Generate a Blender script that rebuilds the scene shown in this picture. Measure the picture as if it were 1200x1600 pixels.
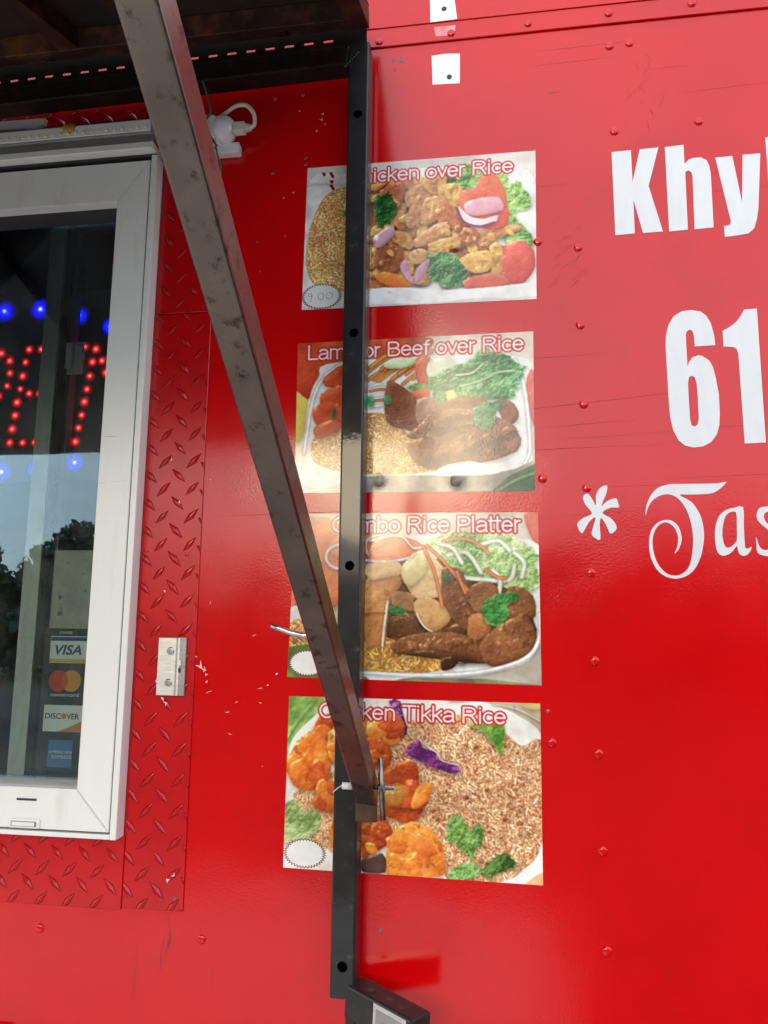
import bpy, bmesh, math, random
import numpy as np
from mathutils import Vector, Matrix

# ---------------------------------------------------------------- clear
for o in list(bpy.data.objects):
    bpy.data.objects.remove(o, do_unlink=True)
scene = bpy.context.scene
COL = scene.collection
random.seed(7)
RNG = np.random.default_rng(7)

# ---------------------------------------------------------------- camera
CAM_POS = Vector((0.0, -1.406, 1.65))
YAW, PITCH, ROLL = -0.15143, 0.15183, 0.011488
fw = Vector((math.sin(YAW) * math.cos(PITCH), math.cos(YAW) * math.cos(PITCH), math.sin(PITCH)))
r0 = Vector((math.cos(YAW), -math.sin(YAW), 0.0))
u0 = r0.cross(fw)
rt = r0 * math.cos(ROLL) + u0 * math.sin(ROLL)
up = -r0 * math.sin(ROLL) + u0 * math.cos(ROLL)
cam_data = bpy.data.cameras.new("camera")
cam_data.sensor_fit = 'HORIZONTAL'
cam_data.sensor_width = 36.0
cam_data.lens = 36.0
cam_data.clip_start = 0.02
cam_data.clip_end = 3000.0
cam = bpy.data.objects.new("camera", cam_data)
COL.objects.link(cam)
cam.matrix_world = Matrix(((rt.x, up.x, -fw.x, CAM_POS.x), (rt.y, up.y, -fw.y, CAM_POS.y),
                           (rt.z, up.z, -fw.z, CAM_POS.z), (0, 0, 0, 1)))
scene.camera = cam

# ---------------------------------------------------------------- sky, sun, exposure
SUN_EL, SUN_AZ = math.radians(13.5), math.radians(188.3)   # low, veiled sun behind the photographer (azimuth from +Y towards +X)
world = bpy.data.worlds.new("World")
scene.world = world
world.use_nodes = True
wn, wl = world.node_tree.nodes, world.node_tree.links
wn.clear()
w_out = wn.new("ShaderNodeOutputWorld")
w_bg = wn.new("ShaderNodeBackground")
w_bg.inputs["Strength"].default_value = 0.15
w_sky = wn.new("ShaderNodeTexSky")
w_sky.sky_type = 'NISHITA'
w_sky.sun_disc = False
w_sky.sun_elevation = SUN_EL
w_sky.sun_rotation = SUN_AZ
w_sky.air_density = 1.0
w_sky.dust_density = 0.7
w_tc = wn.new("ShaderNodeTexCoord")
w_map = wn.new("ShaderNodeMapping")
w_map.inputs["Scale"].default_value = (1.0, 1.0, 2.2)
w_noise = wn.new("ShaderNodeTexNoise")
w_noise.inputs["Scale"].default_value = 2.6
w_noise.inputs["Detail"].default_value = 7.0
w_noise.inputs["Roughness"].default_value = 0.55
w_ramp = wn.new("ShaderNodeValToRGB")
w_ramp.color_ramp.elements[0].position = 0.30
w_ramp.color_ramp.elements[0].color = (0.70, 0.70, 0.70, 1)
w_ramp.color_ramp.elements[1].position = 0.62
w_ramp.color_ramp.elements[1].color = (1, 1, 1, 1)
w_mix = wn.new("ShaderNodeMixRGB")
CLOUD = 9.0
w_mix.inputs["Color2"].default_value = (CLOUD * 0.93, CLOUD * 1.0, CLOUD * 1.10, 1)
wl.new(w_tc.outputs["Generated"], w_map.inputs["Vector"])
wl.new(w_map.outputs["Vector"], w_noise.inputs["Vector"])
wl.new(w_noise.outputs["Fac"], w_ramp.inputs["Fac"])
wl.new(w_ramp.outputs["Color"], w_mix.inputs["Fac"])
wl.new(w_sky.outputs["Color"], w_mix.inputs["Color1"])
wl.new(w_mix.outputs["Color"], w_bg.inputs["Color"])
wl.new(w_bg.outputs["Background"], w_out.inputs["Surface"])

sun_data = bpy.data.lights.new("sun", 'SUN')
sun_data.energy = 0.5
sun_data.angle = math.radians(15.0)
sun_data.color = (1.0, 0.80, 0.50)
sun = bpy.data.objects.new("sun", sun_data)
COL.objects.link(sun)
sd = Vector((math.sin(SUN_AZ) * math.cos(SUN_EL), math.cos(SUN_AZ) * math.cos(SUN_EL), math.sin(SUN_EL)))
sun.rotation_euler = sd.to_track_quat('Z', 'Y').to_euler()

scene.view_settings.view_transform = 'Standard'
scene.view_settings.look = 'None'
scene.view_settings.exposure = 0.80
scene.view_settings.gamma = 1.0
scene.view_settings.use_curve_mapping = False
scene.render.engine = 'CYCLES'
scene.cycles.max_bounces = 8
scene.cycles.transparent_max_bounces = 12
scene.cycles.caustics_reflective = False
scene.cycles.caustics_refractive = False

# ---------------------------------------------------------------- helpers
def tag(o, label=None, cat=None, group=None, kind=None):
    if label: o["label"] = label
    if cat: o["category"] = cat
    if group: o["group"] = group
    if kind: o["kind"] = kind
    return o

def empty(name, loc=(0, 0, 0), rot=(0, 0, 0)):
    o = bpy.data.objects.new(name, None)
    o.empty_display_size = 0.1
    o.location = loc
    o.rotation_euler = rot
    COL.objects.link(o)
    return o

def mesh_obj(name, me, material=None, parent=None, world_space=False):
    if material is not None and len(me.materials) == 0:
        me.materials.append(material)
    o = bpy.data.objects.new(name, me)
    COL.objects.link(o)
    if parent is not None:
        o.parent = parent
    return o

def from_bm(name, bm, material, parent=None, smooth=False, loc=None):
    me = bpy.data.meshes.new(name)
    bmesh.ops.recalc_face_normals(bm, faces=bm.faces)
    bm.to_mesh(me)
    bm.free()
    if smooth:
        for p in me.polygons:
            p.use_smooth = True
    o = mesh_obj(name, me, material, parent)
    if loc is not None:
        o.location = loc
    return o

def add_box(bm, x0, x1, y0, y1, z0, z1, bev=0.0, seg=2):
    vs = [bm.verts.new((x, y, z)) for x in (x0, x1) for y in (y0, y1) for z in (z0, z1)]
    idx = [(0, 1, 3, 2), (4, 6, 7, 5), (0, 4, 5, 1), (2, 3, 7, 6), (0, 2, 6, 4), (1, 5, 7, 3)]
    fs = [bm.faces.new([vs[i] for i in f]) for f in idx]
    if bev > 0:
        es = list({e for f in fs for e in f.edges})
        bmesh.ops.bevel(bm, geom=es, offset=bev, segments=seg, affect='EDGES', profile=0.5)
    return vs

def box_obj(name, x0, x1, y0, y1, z0, z1, material, parent=None, bev=0.0, seg=2):
    bm = bmesh.new()
    add_box(bm, x0, x1, y0, y1, z0, z1, bev, seg)
    return from_bm(name, bm, material, parent)

def add_tube(bm, pts, rad, n=10, cap=True):
    """round tube along a list of points; rad a number or one per point"""
    pts = [Vector(p) for p in pts]
    rs = rad if isinstance(rad, (list, tuple)) else [rad] * len(pts)
    rings = []
    ref = Vector((0.13, 0.31, 0.94))
    for i, p in enumerate(pts):
        d = (pts[min(i + 1, len(pts) - 1)] - pts[max(i - 1, 0)]).normalized()
        a = d.cross(ref).normalized()
        b = d.cross(a)
        rings.append([bm.verts.new(p + (a * math.cos(2 * math.pi * k / n) + b * math.sin(2 * math.pi * k / n)) * rs[i]) for k in range(n)])
    for r1, r2 in zip(rings, rings[1:]):
        for k in range(n):
            bm.faces.new((r1[k], r1[(k + 1) % n], r2[(k + 1) % n], r2[k]))
    if cap:
        bm.faces.new(rings[0][::-1])
        bm.faces.new(rings[-1])

def tube_obj(name, pts, rad, material, parent=None, n=10):
    bm = bmesh.new()
    add_tube(bm, pts, rad, n)
    return from_bm(name, bm, material, parent, smooth=True)

def smooth_curve(pts, k=6, closed=False):
    """Catmull-Rom through 2D or 3D points"""
    P = [np.array(p, float) for p in pts]
    n = len(P)
    out = []
    rng = range(n) if closed else range(n - 1)
    for i in rng:
        if closed:
            a, b, c, d = P[i - 1], P[i], P[(i + 1) % n], P[(i + 2) % n]
        else:
            a, b, c, d = P[max(i - 1, 0)], P[i], P[i + 1], P[min(i + 2, n - 1)]
        for s in range(k):
            t = s / k
            out.append(0.5 * (2 * b + (c - a) * t + (2 * a - 5 * b + 4 * c - d) * t * t + (3 * b - a - 3 * c + d) * t ** 3))
    if not closed:
        out.append(P[-1])
    return out

def flat_poly(name, loops, y_front, thick, material, parent=None):
    """flat shape in the XZ plane, real thickness: loops[0] outline, the rest holes"""
    cu = bpy.data.curves.new(name, 'CURVE')
    cu.dimensions = '2D'
    cu.fill_mode = 'BOTH'
    cu.extrude = thick / 2
    for lp in loops:
        sp = cu.splines.new('POLY')
        sp.points.add(len(lp) - 1)
        for i, (x, z) in enumerate(lp):
            sp.points[i].co = (x, z, 0, 1)
        sp.use_cyclic_u = True
    o = bpy.data.objects.new(name, cu)
    COL.objects.link(o)
    dg = bpy.context.evaluated_depsgraph_get()
    me = bpy.data.meshes.new_from_object(o.evaluated_get(dg))
    bpy.data.objects.remove(o, do_unlink=True)
    co = np.empty(len(me.vertices) * 3, np.float32)
    me.vertices.foreach_get("co", co)
    co = co.reshape(-1, 3)
    new = np.stack([co[:, 0], -co[:, 2] + y_front + thick / 2, co[:, 1]], 1)
    me.vertices.foreach_set("co", new.ravel())
    me.flip_normals() if False else None
    me.update()
    me.name = name
    return mesh_obj(name, me, material, parent)

def text_obj(name, body, x0, z0, width, cap, y_front, thick, material, parent=None, offset=0.0, shear=0.0, slope=0.0, space=1.0):
    """lettering as flat geometry in the XZ plane: left edge x0, baseline z0, given width and capital height"""
    def raw(off):
        cu = bpy.data.curves.new(name, 'FONT')
        cu.body = body
        cu.size = 1.0
        cu.offset = off
        cu.shear = shear
        cu.extrude = 0.5
        cu.space_character = space
        cu.resolution_u = 4
        o = bpy.data.objects.new(name, cu)
        COL.objects.link(o)
        dg = bpy.context.evaluated_depsgraph_get()
        me = bpy.data.meshes.new_from_object(o.evaluated_get(dg))
        bpy.data.objects.remove(o, do_unlink=True)
        co = np.empty(len(me.vertices) * 3, np.float32)
        me.vertices.foreach_get("co", co)
        return me, co.reshape(-1, 3)
    me0, c0 = raw(0.0)
    lo, hi = c0[:, 0].min(), c0[:, 0].max()
    CAP = 0.727
    sx, sz = width / (hi - lo), cap / CAP
    if offset:
        bpy.data.meshes.remove(me0)
        me0, c = raw(offset / sz)
    else:
        c = c0
    x = (c[:, 0] - lo) * sx
    new = np.stack([x0 + x, y_front + thick / 2 - c[:, 2] * thick, z0 + c[:, 1] * sz + x * slope], 1).astype(np.float32)
    me0.vertices.foreach_set("co", new.ravel())
    me0.update()
    me0.name = name
    return mesh_obj(name, me0, material, parent)

# ---------------------------------------------------------------- materials
def new_mat(name):
    m = bpy.data.materials.new(name)
    m.use_nodes = True
    nt = m.node_tree
    return m, nt, nt.nodes["Principled BSDF"]

def paint(name, col, rough=0.4, metal=0.0, coat=0.0, coat_rough=0.08, var=0.12, var_scale=9.0, dark=None, dark_scale=14.0,
          dark_at=(0.56, 0.70), dark_amt=0.8, bump=0.0, bump_scale=300.0, wave=0.0, wave_scale=4.0, spec=0.5, stretch=(1, 1, 1), rough_var=0.0):
    """base colour with cloudy variation, optional stains of another colour, orange-peel and waviness relief"""
    m, nt, bs = new_mat(name)
    N, L = nt.nodes, nt.links
    tc = N.new("ShaderNodeTexCoord")
    mp = N.new("ShaderNodeMapping")
    mp.inputs["Scale"].default_value = stretch
    L.new(tc.outputs["Object"], mp.inputs["Vector"])
    no = N.new("ShaderNodeTexNoise")
    no.inputs["Scale"].default_value = var_scale
    no.inputs["Detail"].default_value = 6
    L.new(mp.outputs["Vector"], no.inputs["Vector"])
    mr = N.new("ShaderNodeMapRange")
    mr.inputs["From Min"].default_value = 0.3
    mr.inputs["From Max"].default_value = 0.7
    mr.inputs["To Min"].default_value = 1 - var
    mr.inputs["To Max"].default_value = 1 + var
    L.new(no.outputs["Fac"], mr.inputs["Value"])
    mul = N.new("ShaderNodeMixRGB")
    mul.blend_type = 'MULTIPLY'
    mul.inputs["Fac"].default_value = 1.0
    mul.inputs["Color1"].default_value = (*col, 1)
    L.new(mr.outputs["Result"], mul.inputs["Color2"])
    colour = mul.outputs["Color"]
    if dark is not None:
        n2 = N.new("ShaderNodeTexNoise")
        n2.inputs["Scale"].default_value = dark_scale
        n2.inputs["Detail"].default_value = 8
        n2.inputs["Roughness"].default_value = 0.65
        L.new(mp.outputs["Vector"], n2.inputs["Vector"])
        r2 = N.new("ShaderNodeMapRange")
        r2.inputs["From Min"].default_value = dark_at[0]
        r2.inputs["From Max"].default_value = dark_at[1]
        r2.inputs["To Max"].default_value = dark_amt
        L.new(n2.outputs["Fac"], r2.inputs["Value"])
        mx = N.new("ShaderNodeMixRGB")
        L.new(r2.outputs["Result"], mx.inputs["Fac"])
        L.new(colour, mx.inputs["Color1"])
        mx.inputs["Color2"].default_value = (*dark, 1)
        colour = mx.outputs["Color"]
    L.new(colour, bs.inputs["Base Color"])
    bs.inputs["Roughness"].default_value = rough
    if rough_var:
        n4 = N.new("ShaderNodeTexNoise")
        n4.inputs["Scale"].default_value = 22.0
        n4.inputs["Detail"].default_value = 8
        L.new(mp.outputs["Vector"], n4.inputs["Vector"])
        r4 = N.new("ShaderNodeMapRange")
        r4.inputs["To Min"].default_value = max(0.02, rough - rough_var)
        r4.inputs["To Max"].default_value = rough + rough_var
        L.new(n4.outputs["Fac"], r4.inputs["Value"])
        L.new(r4.outputs["Result"], bs.inputs["Roughness"])
    bs.inputs["Metallic"].default_value = metal
    bs.inputs["Specular IOR Level"].default_value = spec
    bs.inputs["Coat Weight"].default_value = coat
    bs.inputs["Coat Roughness"].default_value = coat_rough
    add_relief(nt, bs, tc, bump, bump_scale, wave, wave_scale, coat > 0)
    return m

def add_relief(nt, bs, tc, bump, bump_scale, wave, wave_scale, coat):
    N, L = nt.nodes, nt.links
    last = None
    if wave:
        n3 = N.new("ShaderNodeTexNoise")
        n3.inputs["Scale"].default_value = wave_scale
        n3.inputs["Detail"].default_value = 2
        L.new(tc.outputs["Object"], n3.inputs["Vector"])
        b3 = N.new("ShaderNodeBump")
        b3.inputs["Strength"].default_value = 1.0
        b3.inputs["Distance"].default_value = wave
        L.new(n3.outputs["Fac"], b3.inputs["Height"])
        last = b3
    if bump:
        n1 = N.new("ShaderNodeTexNoise")
        n1.inputs["Scale"].default_value = bump_scale
        n1.inputs["Detail"].default_value = 3
        L.new(tc.outputs["Object"], n1.inputs["Vector"])
        b1 = N.new("ShaderNodeBump")
        b1.inputs["Strength"].default_value = 1.0
        b1.inputs["Distance"].default_value = bump
        n5 = N.new("ShaderNodeTexNoise")
        n5.inputs["Scale"].default_value = 9.0
        n5.inputs["Detail"].default_value = 4
        L.new(tc.outputs["Object"], n5.inputs["Vector"])
        r5 = N.new("ShaderNodeMapRange")
        r5.inputs["From Min"].default_value = 0.35
        r5.inputs["From Max"].default_value = 0.65
        r5.inputs["To Min"].default_value = 0.15
        r5.inputs["To Max"].default_value = 1.25
        L.new(n5.outputs["Fac"], r5.inputs["Value"])
        m5 = N.new("ShaderNodeMath")
        m5.operation = 'MULTIPLY'
        L.new(n1.outputs["Fac"], m5.inputs[0])
        L.new(r5.outputs["Result"], m5.inputs[1])
        L.new(m5.outputs["Value"], b1.inputs["Height"])
        if last is not None:
            L.new(last.outputs["Normal"], b1.inputs["Normal"])
        last = b1
    if last is not None:
        L.new(last.outputs["Normal"], bs.inputs["Normal"])
        if coat:
            L.new(last.outputs["Normal"], bs.inputs["Coat Normal"])

def glow(name, col, strength):
    m, nt, bs = new_mat(name)
    bs.inputs["Base Color"].default_value = (*[c * 0.5 for c in col], 1)
    bs.inputs["Emission Color"].default_value = (*col, 1)
    bs.inputs["Emission Strength"].default_value = strength
    return m

RED = (0.54, 0.0008, 0.0022)
M = {}
M['red'] = paint("red paint", RED, rough=0.6, spec=0.0, coat=1.0, coat_rough=0.13, var=0.07, var_scale=3.0, dark=(0.33, 0.001, 0.003),
                 dark_scale=5, dark_at=(0.52, 0.8), dark_amt=0.5, bump=0.00020, bump_scale=230, wave=0.0050, wave_scale=2.4)
M['red_plate'] = paint("red plate paint", (0.47, 0.002, 0.004), rough=0.6, spec=0.0, coat=1.0, coat_rough=0.22, var=0.1, var_scale=12,
                       bump=0.00012, bump_scale=500)
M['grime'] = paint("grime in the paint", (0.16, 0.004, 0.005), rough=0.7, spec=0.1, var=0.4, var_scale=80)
M['red_rivet'] = paint("red rivet paint", RED, rough=0.6, spec=0.0, coat=1.0, coat_rough=0.12, var=0.1, var_scale=60)
M['white_patch'] = paint("white primer", (0.78, 0.80, 0.78), rough=0.4, coat=0.3, var=0.05, var_scale=30, dark=(0.35, 0.32, 0.3), dark_scale=60, dark_at=(0.68, 0.76), dark_amt=0.5)
M['overspray'] = paint("thin red overspray on white", (0.78, 0.30, 0.31), rough=0.45, coat=0.6, coat_rough=0.12, var=0.2, var_scale=25, dark=RED, dark_scale=18, dark_at=(0.45, 0.75), dark_amt=0.9)
M['vinyl'] = paint("white vinyl lettering", (0.61, 0.63, 0.655), rough=0.35, coat=0.5, coat_rough=0.12, var=0.04, var_scale=25, dark=(0.54, 0.57, 0.59), dark_scale=30, dark_at=(0.62, 0.8), dark_amt=0.6,
                   bump=0.00010, bump_scale=210, stretch=(2.5, 1, 0.7))
M['black_steel'] = paint("black enamelled steel", (0.014, 0.013, 0.013), rough=0.5, spec=0.15, coat=0.5, coat_rough=0.07, var=0.3, var_scale=25, dark=(0.10, 0.085, 0.065), dark_scale=50, dark_at=(0.60, 0.74), dark_amt=0.6,
                         bump=0.00009, bump_scale=110)
M['rusty_black'] = paint("rusted dark steel", (0.012, 0.007, 0.006), rough=0.6, spec=0.15, var=0.4, var_scale=14, dark=(0.075, 0.028, 0.010), dark_scale=13, dark_at=(0.55, 0.78), dark_amt=0.75, bump=0.0006, bump_scale=120)
M['bare_steel'] = paint("mill scale steel", (0.118, 0.094, 0.076), rough=0.29, metal=0.85, var=0.22, var_scale=14, dark=(0.035, 0.017, 0.010), dark_scale=48, dark_at=(0.56, 0.66), dark_amt=0.85, bump=0.00012, bump_scale=220, rough_var=0.10)
M['rust'] = paint("rust", (0.055, 0.026, 0.012), rough=0.85, var=0.5, var_scale=60, dark=(0.03, 0.017, 0.011), dark_scale=40, dark_at=(0.5, 0.7), bump=0.0008, bump_scale=240)
M['zinc'] = paint("zinc plated steel", (0.50, 0.49, 0.47), rough=0.28, metal=1.0, var=0.25, var_scale=90, dark=(0.12, 0.10, 0.08), dark_scale=120, dark_at=(0.55, 0.75), dark_amt=0.6)
M['dark_zinc'] = paint("dull bolt steel", (0.22, 0.21, 0.20), rough=0.32, metal=1.0, var=0.3, var_scale=90)
M['aluminium'] = paint("brushed aluminium", (0.62, 0.60, 0.57), rough=0.42, metal=0.75, var=0.12, var_scale=40, dark=(0.42, 0.40, 0.37), dark_scale=35, dark_at=(0.55, 0.75), stretch=(1, 1, 6), bump=0.00008, bump_scale=300)
M['window_white'] = paint("white window profile", (0.74, 0.74, 0.70), rough=0.35, coat=0.3, coat_rough=0.15, var=0.02, var_scale=6, dark=(0.56, 0.42, 0.24), dark_scale=8, dark_at=(0.56, 0.80), dark_amt=0.5, stretch=(3, 1, 0.5))
M['groove'] = paint("dark groove", (0.03, 0.03, 0.035), rough=0.7, var=0.2)
M['grey_trim'] = paint("grey aluminium channel", (0.30, 0.30, 0.30), rough=0.4, metal=0.5, var=0.1, var_scale=10, dark=(0.12, 0.11, 0.10), dark_scale=20, dark_at=(0.5, 0.8), stretch=(0.3, 1, 6))
M['sash'] = paint("pale sash profile", (0.50, 0.53, 0.50), rough=0.45, var=0.08, var_scale=10, dark=(0.36, 0.38, 0.35), dark_scale=22, dark_at=(0.5, 0.8), stretch=(4, 1, 0.6))
M['sash_grey'] = paint("grey sash profile", (0.22, 0.22, 0.23), rough=0.45, var=0.1)
M['brush'] = paint("black brush seal", (0.012, 0.012, 0.012), rough=0.95, var=0.4, var_scale=200)
M['interior'] = paint("dark truck interior", (0.030, 0.030, 0.034), rough=0.6, var=0.2)
M['interior_steel'] = paint("stainless interior trim", (0.10, 0.10, 0.11), rough=0.35, metal=0.5, var=0.2)
M['card'] = paint("grey card", (0.40, 0.38, 0.33), rough=0.7, var=0.12, var_scale=18, dark=(0.10, 0.09, 0.075), dark_scale=42, dark_at=(0.60, 0.68), dark_amt=0.9)
M['plastic'] = paint("white plastic", (0.72, 0.70, 0.72), rough=0.3, coat=0.3, var=0.05, var_scale=20, dark=(0.5, 0.45, 0.40), dark_scale=30, dark_at=(0.6, 0.8), dark_amt=0.5)
M['cream_cable'] = paint("cream cable", (0.60, 0.56, 0.46), rough=0.45, var=0.08, var_scale=40)
M['green_wire'] = paint("green garden wire", (0.035, 0.11, 0.045), rough=0.4, var=0.25, var_scale=40)
M['led_dot'] = paint("yellow led chip", (0.78, 0.74, 0.45), rough=0.3, var=0.05)
M['foam'] = paint("rusty glue foam", (0.42, 0.22, 0.05), rough=0.9, var=0.35, var_scale=120, bump=0.001, bump_scale=300)
M['awning_sheet'] = paint("dark awning sheet", (0.024, 0.019, 0.018), rough=0.65, spec=0.2, var=0.25, var_scale=7, dark=(0.07, 0.026, 0.012), dark_scale=7, dark_at=(0.48, 0.72), dark_amt=0.7)
M['awning_steel'] = paint("brown primed awning steel", (0.036, 0.013, 0.011), rough=0.55, spec=0.25, var=0.3, var_scale=16, dark=(0.17, 0.062, 0.016), dark_scale=12, dark_at=(0.50, 0.72), dark_amt=0.85, bump=0.0004, bump_scale=140)
M['tyre'] = paint("tyre rubber", (0.02, 0.02, 0.02), rough=0.8, var=0.2)
M['asphalt'] = paint("asphalt", (0.055, 0.054, 0.052), rough=0.9, spec=0.12, var=0.25, var_scale=5, dark=(0.09, 0.088, 0.082), dark_scale=90, dark_at=(0.55, 0.7), bump=0.004, bump_scale=90)
M['concrete'] = paint("pale concrete", (0.60, 0.58, 0.54), rough=0.8, var=0.15, var_scale=2.5, dark=(0.36, 0.34, 0.31), dark_scale=6, dark_at=(0.55, 0.8), dark_amt=0.6, bump=0.002, bump_scale=120)
M['bark'] = paint("bark", (0.08, 0.06, 0.045), rough=0.9, var=0.4, var_scale=20, bump=0.01, bump_scale=30)
M['leaf'] = paint("tree leaves", (0.035, 0.062, 0.024), rough=0.6, var=0.5, var_scale=1.5)
M['leaf_dark'] = paint("dark tree leaves", (0.022, 0.042, 0.020), rough=0.6, var=0.5, var_scale=1.5)
M['print_black'] = paint("black print", (0.012, 0.012, 0.014), rough=0.45, var=0.1)
M['print_white'] = paint("white print", (0.74, 0.78, 0.76), rough=0.45, var=0.04)
M['print_navy'] = paint("navy print", (0.022, 0.045, 0.19), rough=0.45, var=0.05)
M['print_gold'] = paint("gold print", (0.62, 0.44, 0.05), rough=0.45, var=0.05)
M['print_red'] = paint("red print", (0.60, 0.035, 0.03), rough=0.45, var=0.05)
M['print_amber'] = paint("amber print", (0.75, 0.30, 0.03), rough=0.45, var=0.05)
M['print_orange'] = paint("orange print", (0.62, 0.20, 0.03), rough=0.45, var=0.05)
M['print_brick'] = paint("overlap orange print", (0.62, 0.11, 0.02), rough=0.45, var=0.05)
M['print_blue'] = paint("mid blue print", (0.05, 0.17, 0.40), rough=0.45, var=0.05)
M['title_white'] = paint("title white print", (0.80, 0.78, 0.76), rough=0.4, coat=0.6, coat_rough=0.12, var=0.03, bump=0.00010, bump_scale=210)
M['title_red'] = paint("title red print", (0.58, 0.07, 0.065), rough=0.4, coat=0.6, coat_rough=0.12, var=0.05, bump=0.00010, bump_scale=210)
M['seal_white'] = paint("seal white print", (0.78, 0.77, 0.74), rough=0.4, coat=0.6, coat_rough=0.12, var=0.05, var_scale=60)
M['seal_edge'] = paint("seal brown print", (0.16, 0.05, 0.03), rough=0.4, coat=0.6, coat_rough=0.12, var=0.1)
M['pencil'] = paint("faded pen", (0.36, 0.36, 0.38), rough=0.6, var=0.3, var_scale=80)
M['chip_white'] = paint("chipped paint", (0.72, 0.62, 0.60), rough=0.6, var=0.2, var_scale=90)
M['chip_dark'] = paint("bare scuff", (0.16, 0.08, 0.09), rough=0.6, var=0.3, var_scale=90)
M['scratch_dark'] = paint("fine dark scratch", (0.34, 0.012, 0.016), rough=0.6, var=0.4, var_scale=40)
M['sign_board'] = paint("dark sign board", (0.06, 0.06, 0.075), rough=0.5, var=0.2)
def led_glow(name, hot, col, core, halo, r_core, r_halo):
    """diode with its glow painted on a wider disc: hot core, fading halo"""
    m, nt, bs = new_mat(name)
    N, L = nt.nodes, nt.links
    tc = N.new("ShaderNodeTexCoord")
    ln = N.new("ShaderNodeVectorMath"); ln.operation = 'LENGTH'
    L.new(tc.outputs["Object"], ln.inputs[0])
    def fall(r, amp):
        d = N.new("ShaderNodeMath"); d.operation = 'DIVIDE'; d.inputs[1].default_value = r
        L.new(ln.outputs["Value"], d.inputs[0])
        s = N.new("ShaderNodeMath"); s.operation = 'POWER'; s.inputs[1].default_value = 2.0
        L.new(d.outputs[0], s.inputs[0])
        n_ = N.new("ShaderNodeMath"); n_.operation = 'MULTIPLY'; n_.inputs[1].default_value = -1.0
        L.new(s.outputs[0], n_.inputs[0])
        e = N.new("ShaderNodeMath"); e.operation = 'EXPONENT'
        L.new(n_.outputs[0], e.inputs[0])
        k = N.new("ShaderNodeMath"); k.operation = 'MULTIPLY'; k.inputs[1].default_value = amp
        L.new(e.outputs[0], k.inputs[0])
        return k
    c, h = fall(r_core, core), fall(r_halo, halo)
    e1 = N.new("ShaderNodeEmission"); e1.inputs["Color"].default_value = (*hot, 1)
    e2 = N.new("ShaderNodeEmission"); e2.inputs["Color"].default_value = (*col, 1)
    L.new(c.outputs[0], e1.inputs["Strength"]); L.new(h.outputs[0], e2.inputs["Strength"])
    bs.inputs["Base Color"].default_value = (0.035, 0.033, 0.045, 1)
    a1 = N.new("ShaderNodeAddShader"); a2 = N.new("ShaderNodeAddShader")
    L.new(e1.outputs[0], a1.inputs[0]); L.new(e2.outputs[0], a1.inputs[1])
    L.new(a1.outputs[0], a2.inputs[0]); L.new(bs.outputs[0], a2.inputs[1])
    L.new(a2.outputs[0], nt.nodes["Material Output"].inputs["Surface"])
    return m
M['led_red'] = led_glow("red led glow", (1.0, 0.12, 0.10), (1.0, 0.004, 0.010), 5.0, 2.0, 0.0024, 0.0058)  # glow round each diode is painted as emission falling off across the disc
M['led_blue'] = led_glow("blue led glow", (0.25, 0.30, 1.0), (0.004, 0.006, 1.0), 7.0, 5.0, 0.0030, 0.0115)

m, nt, bs = new_mat("window glass")
N, L = nt.nodes, nt.links
N.remove(bs)
g_out = nt.nodes["Material Output"]
fr = N.new("ShaderNodeFresnel")
fr.inputs["IOR"].default_value = 1.5
tr = N.new("ShaderNodeBsdfTransparent")
tr.inputs["Color"].default_value = (0.935, 0.965, 0.955, 1)
GLOSS_TINT = (0.62, 0.80, 0.92, 1)
gl = N.new("ShaderNodeBsdfGlossy")
gl.inputs["Roughness"].default_value = 0.0
gl.inputs["Color"].default_value = GLOSS_TINT
gtc = N.new("ShaderNodeTexCoord")
gn = N.new("ShaderNodeTexNoise")
gn.inputs["Scale"].default_value = 3.0
gb = N.new("ShaderNodeBump")
gb.inputs["Distance"].default_value = 0.0006
L.new(gtc.outputs["Object"], gn.inputs["Vector"])
L.new(gn.outputs["Fac"], gb.inputs["Height"])
L.new(gb.outputs["Normal"], gl.inputs["Normal"])
mxs = N.new("ShaderNodeMixShader")
L.new(fr.outputs["Fac"], mxs.inputs["Fac"])
L.new(tr.outputs["BSDF"], mxs.inputs[1])
L.new(gl.outputs["BSDF"], mxs.inputs[2])
# film of dust on the pane
ds = N.new("ShaderNodeBsdfDiffuse")
ds.inputs["Color"].default_value = (0.5, 0.5, 0.48, 1)
dn = N.new("ShaderNodeTexNoise")
dn.inputs["Scale"].default_value = 14.0
dn.inputs["Detail"].default_value = 10
L.new(gtc.outputs["Object"], dn.inputs["Vector"])
dr = N.new("ShaderNodeMapRange")
dr.inputs["From Min"].default_value = 0.4
dr.inputs["From Max"].default_value = 0.85
dr.inputs["To Min"].default_value = 0.004
dr.inputs["To Max"].default_value = 0.05
L.new(dn.outputs["Fac"], dr.inputs["Value"])
mx2 = N.new("ShaderNodeMixShader")
L.new(dr.outputs["Result"], mx2.inputs["Fac"])
L.new(mxs.outputs["Shader"], mx2.inputs[1])
L.new(ds.outputs["BSDF"], mx2.inputs[2])
L.new(mx2.outputs["Shader"], g_out.inputs["Surface"])
M['glass'] = m

# ---------------------------------------------------------------- parenting: children are written in world coordinates
WORLD_INV = {}
def base_empty(name, loc):
    o = empty(name, loc)
    WORLD_INV[o.name] = Matrix.Translation(-Vector(loc))
    return o
_plain_mesh_obj = mesh_obj
def mesh_obj(name, me, material=None, parent=None, world_space=False):
    o = _plain_mesh_obj(name, me, material, parent)
    if parent is not None and parent.name in WORLD_INV:
        o.matrix_parent_inverse = WORLD_INV[parent.name]
    return o

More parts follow.
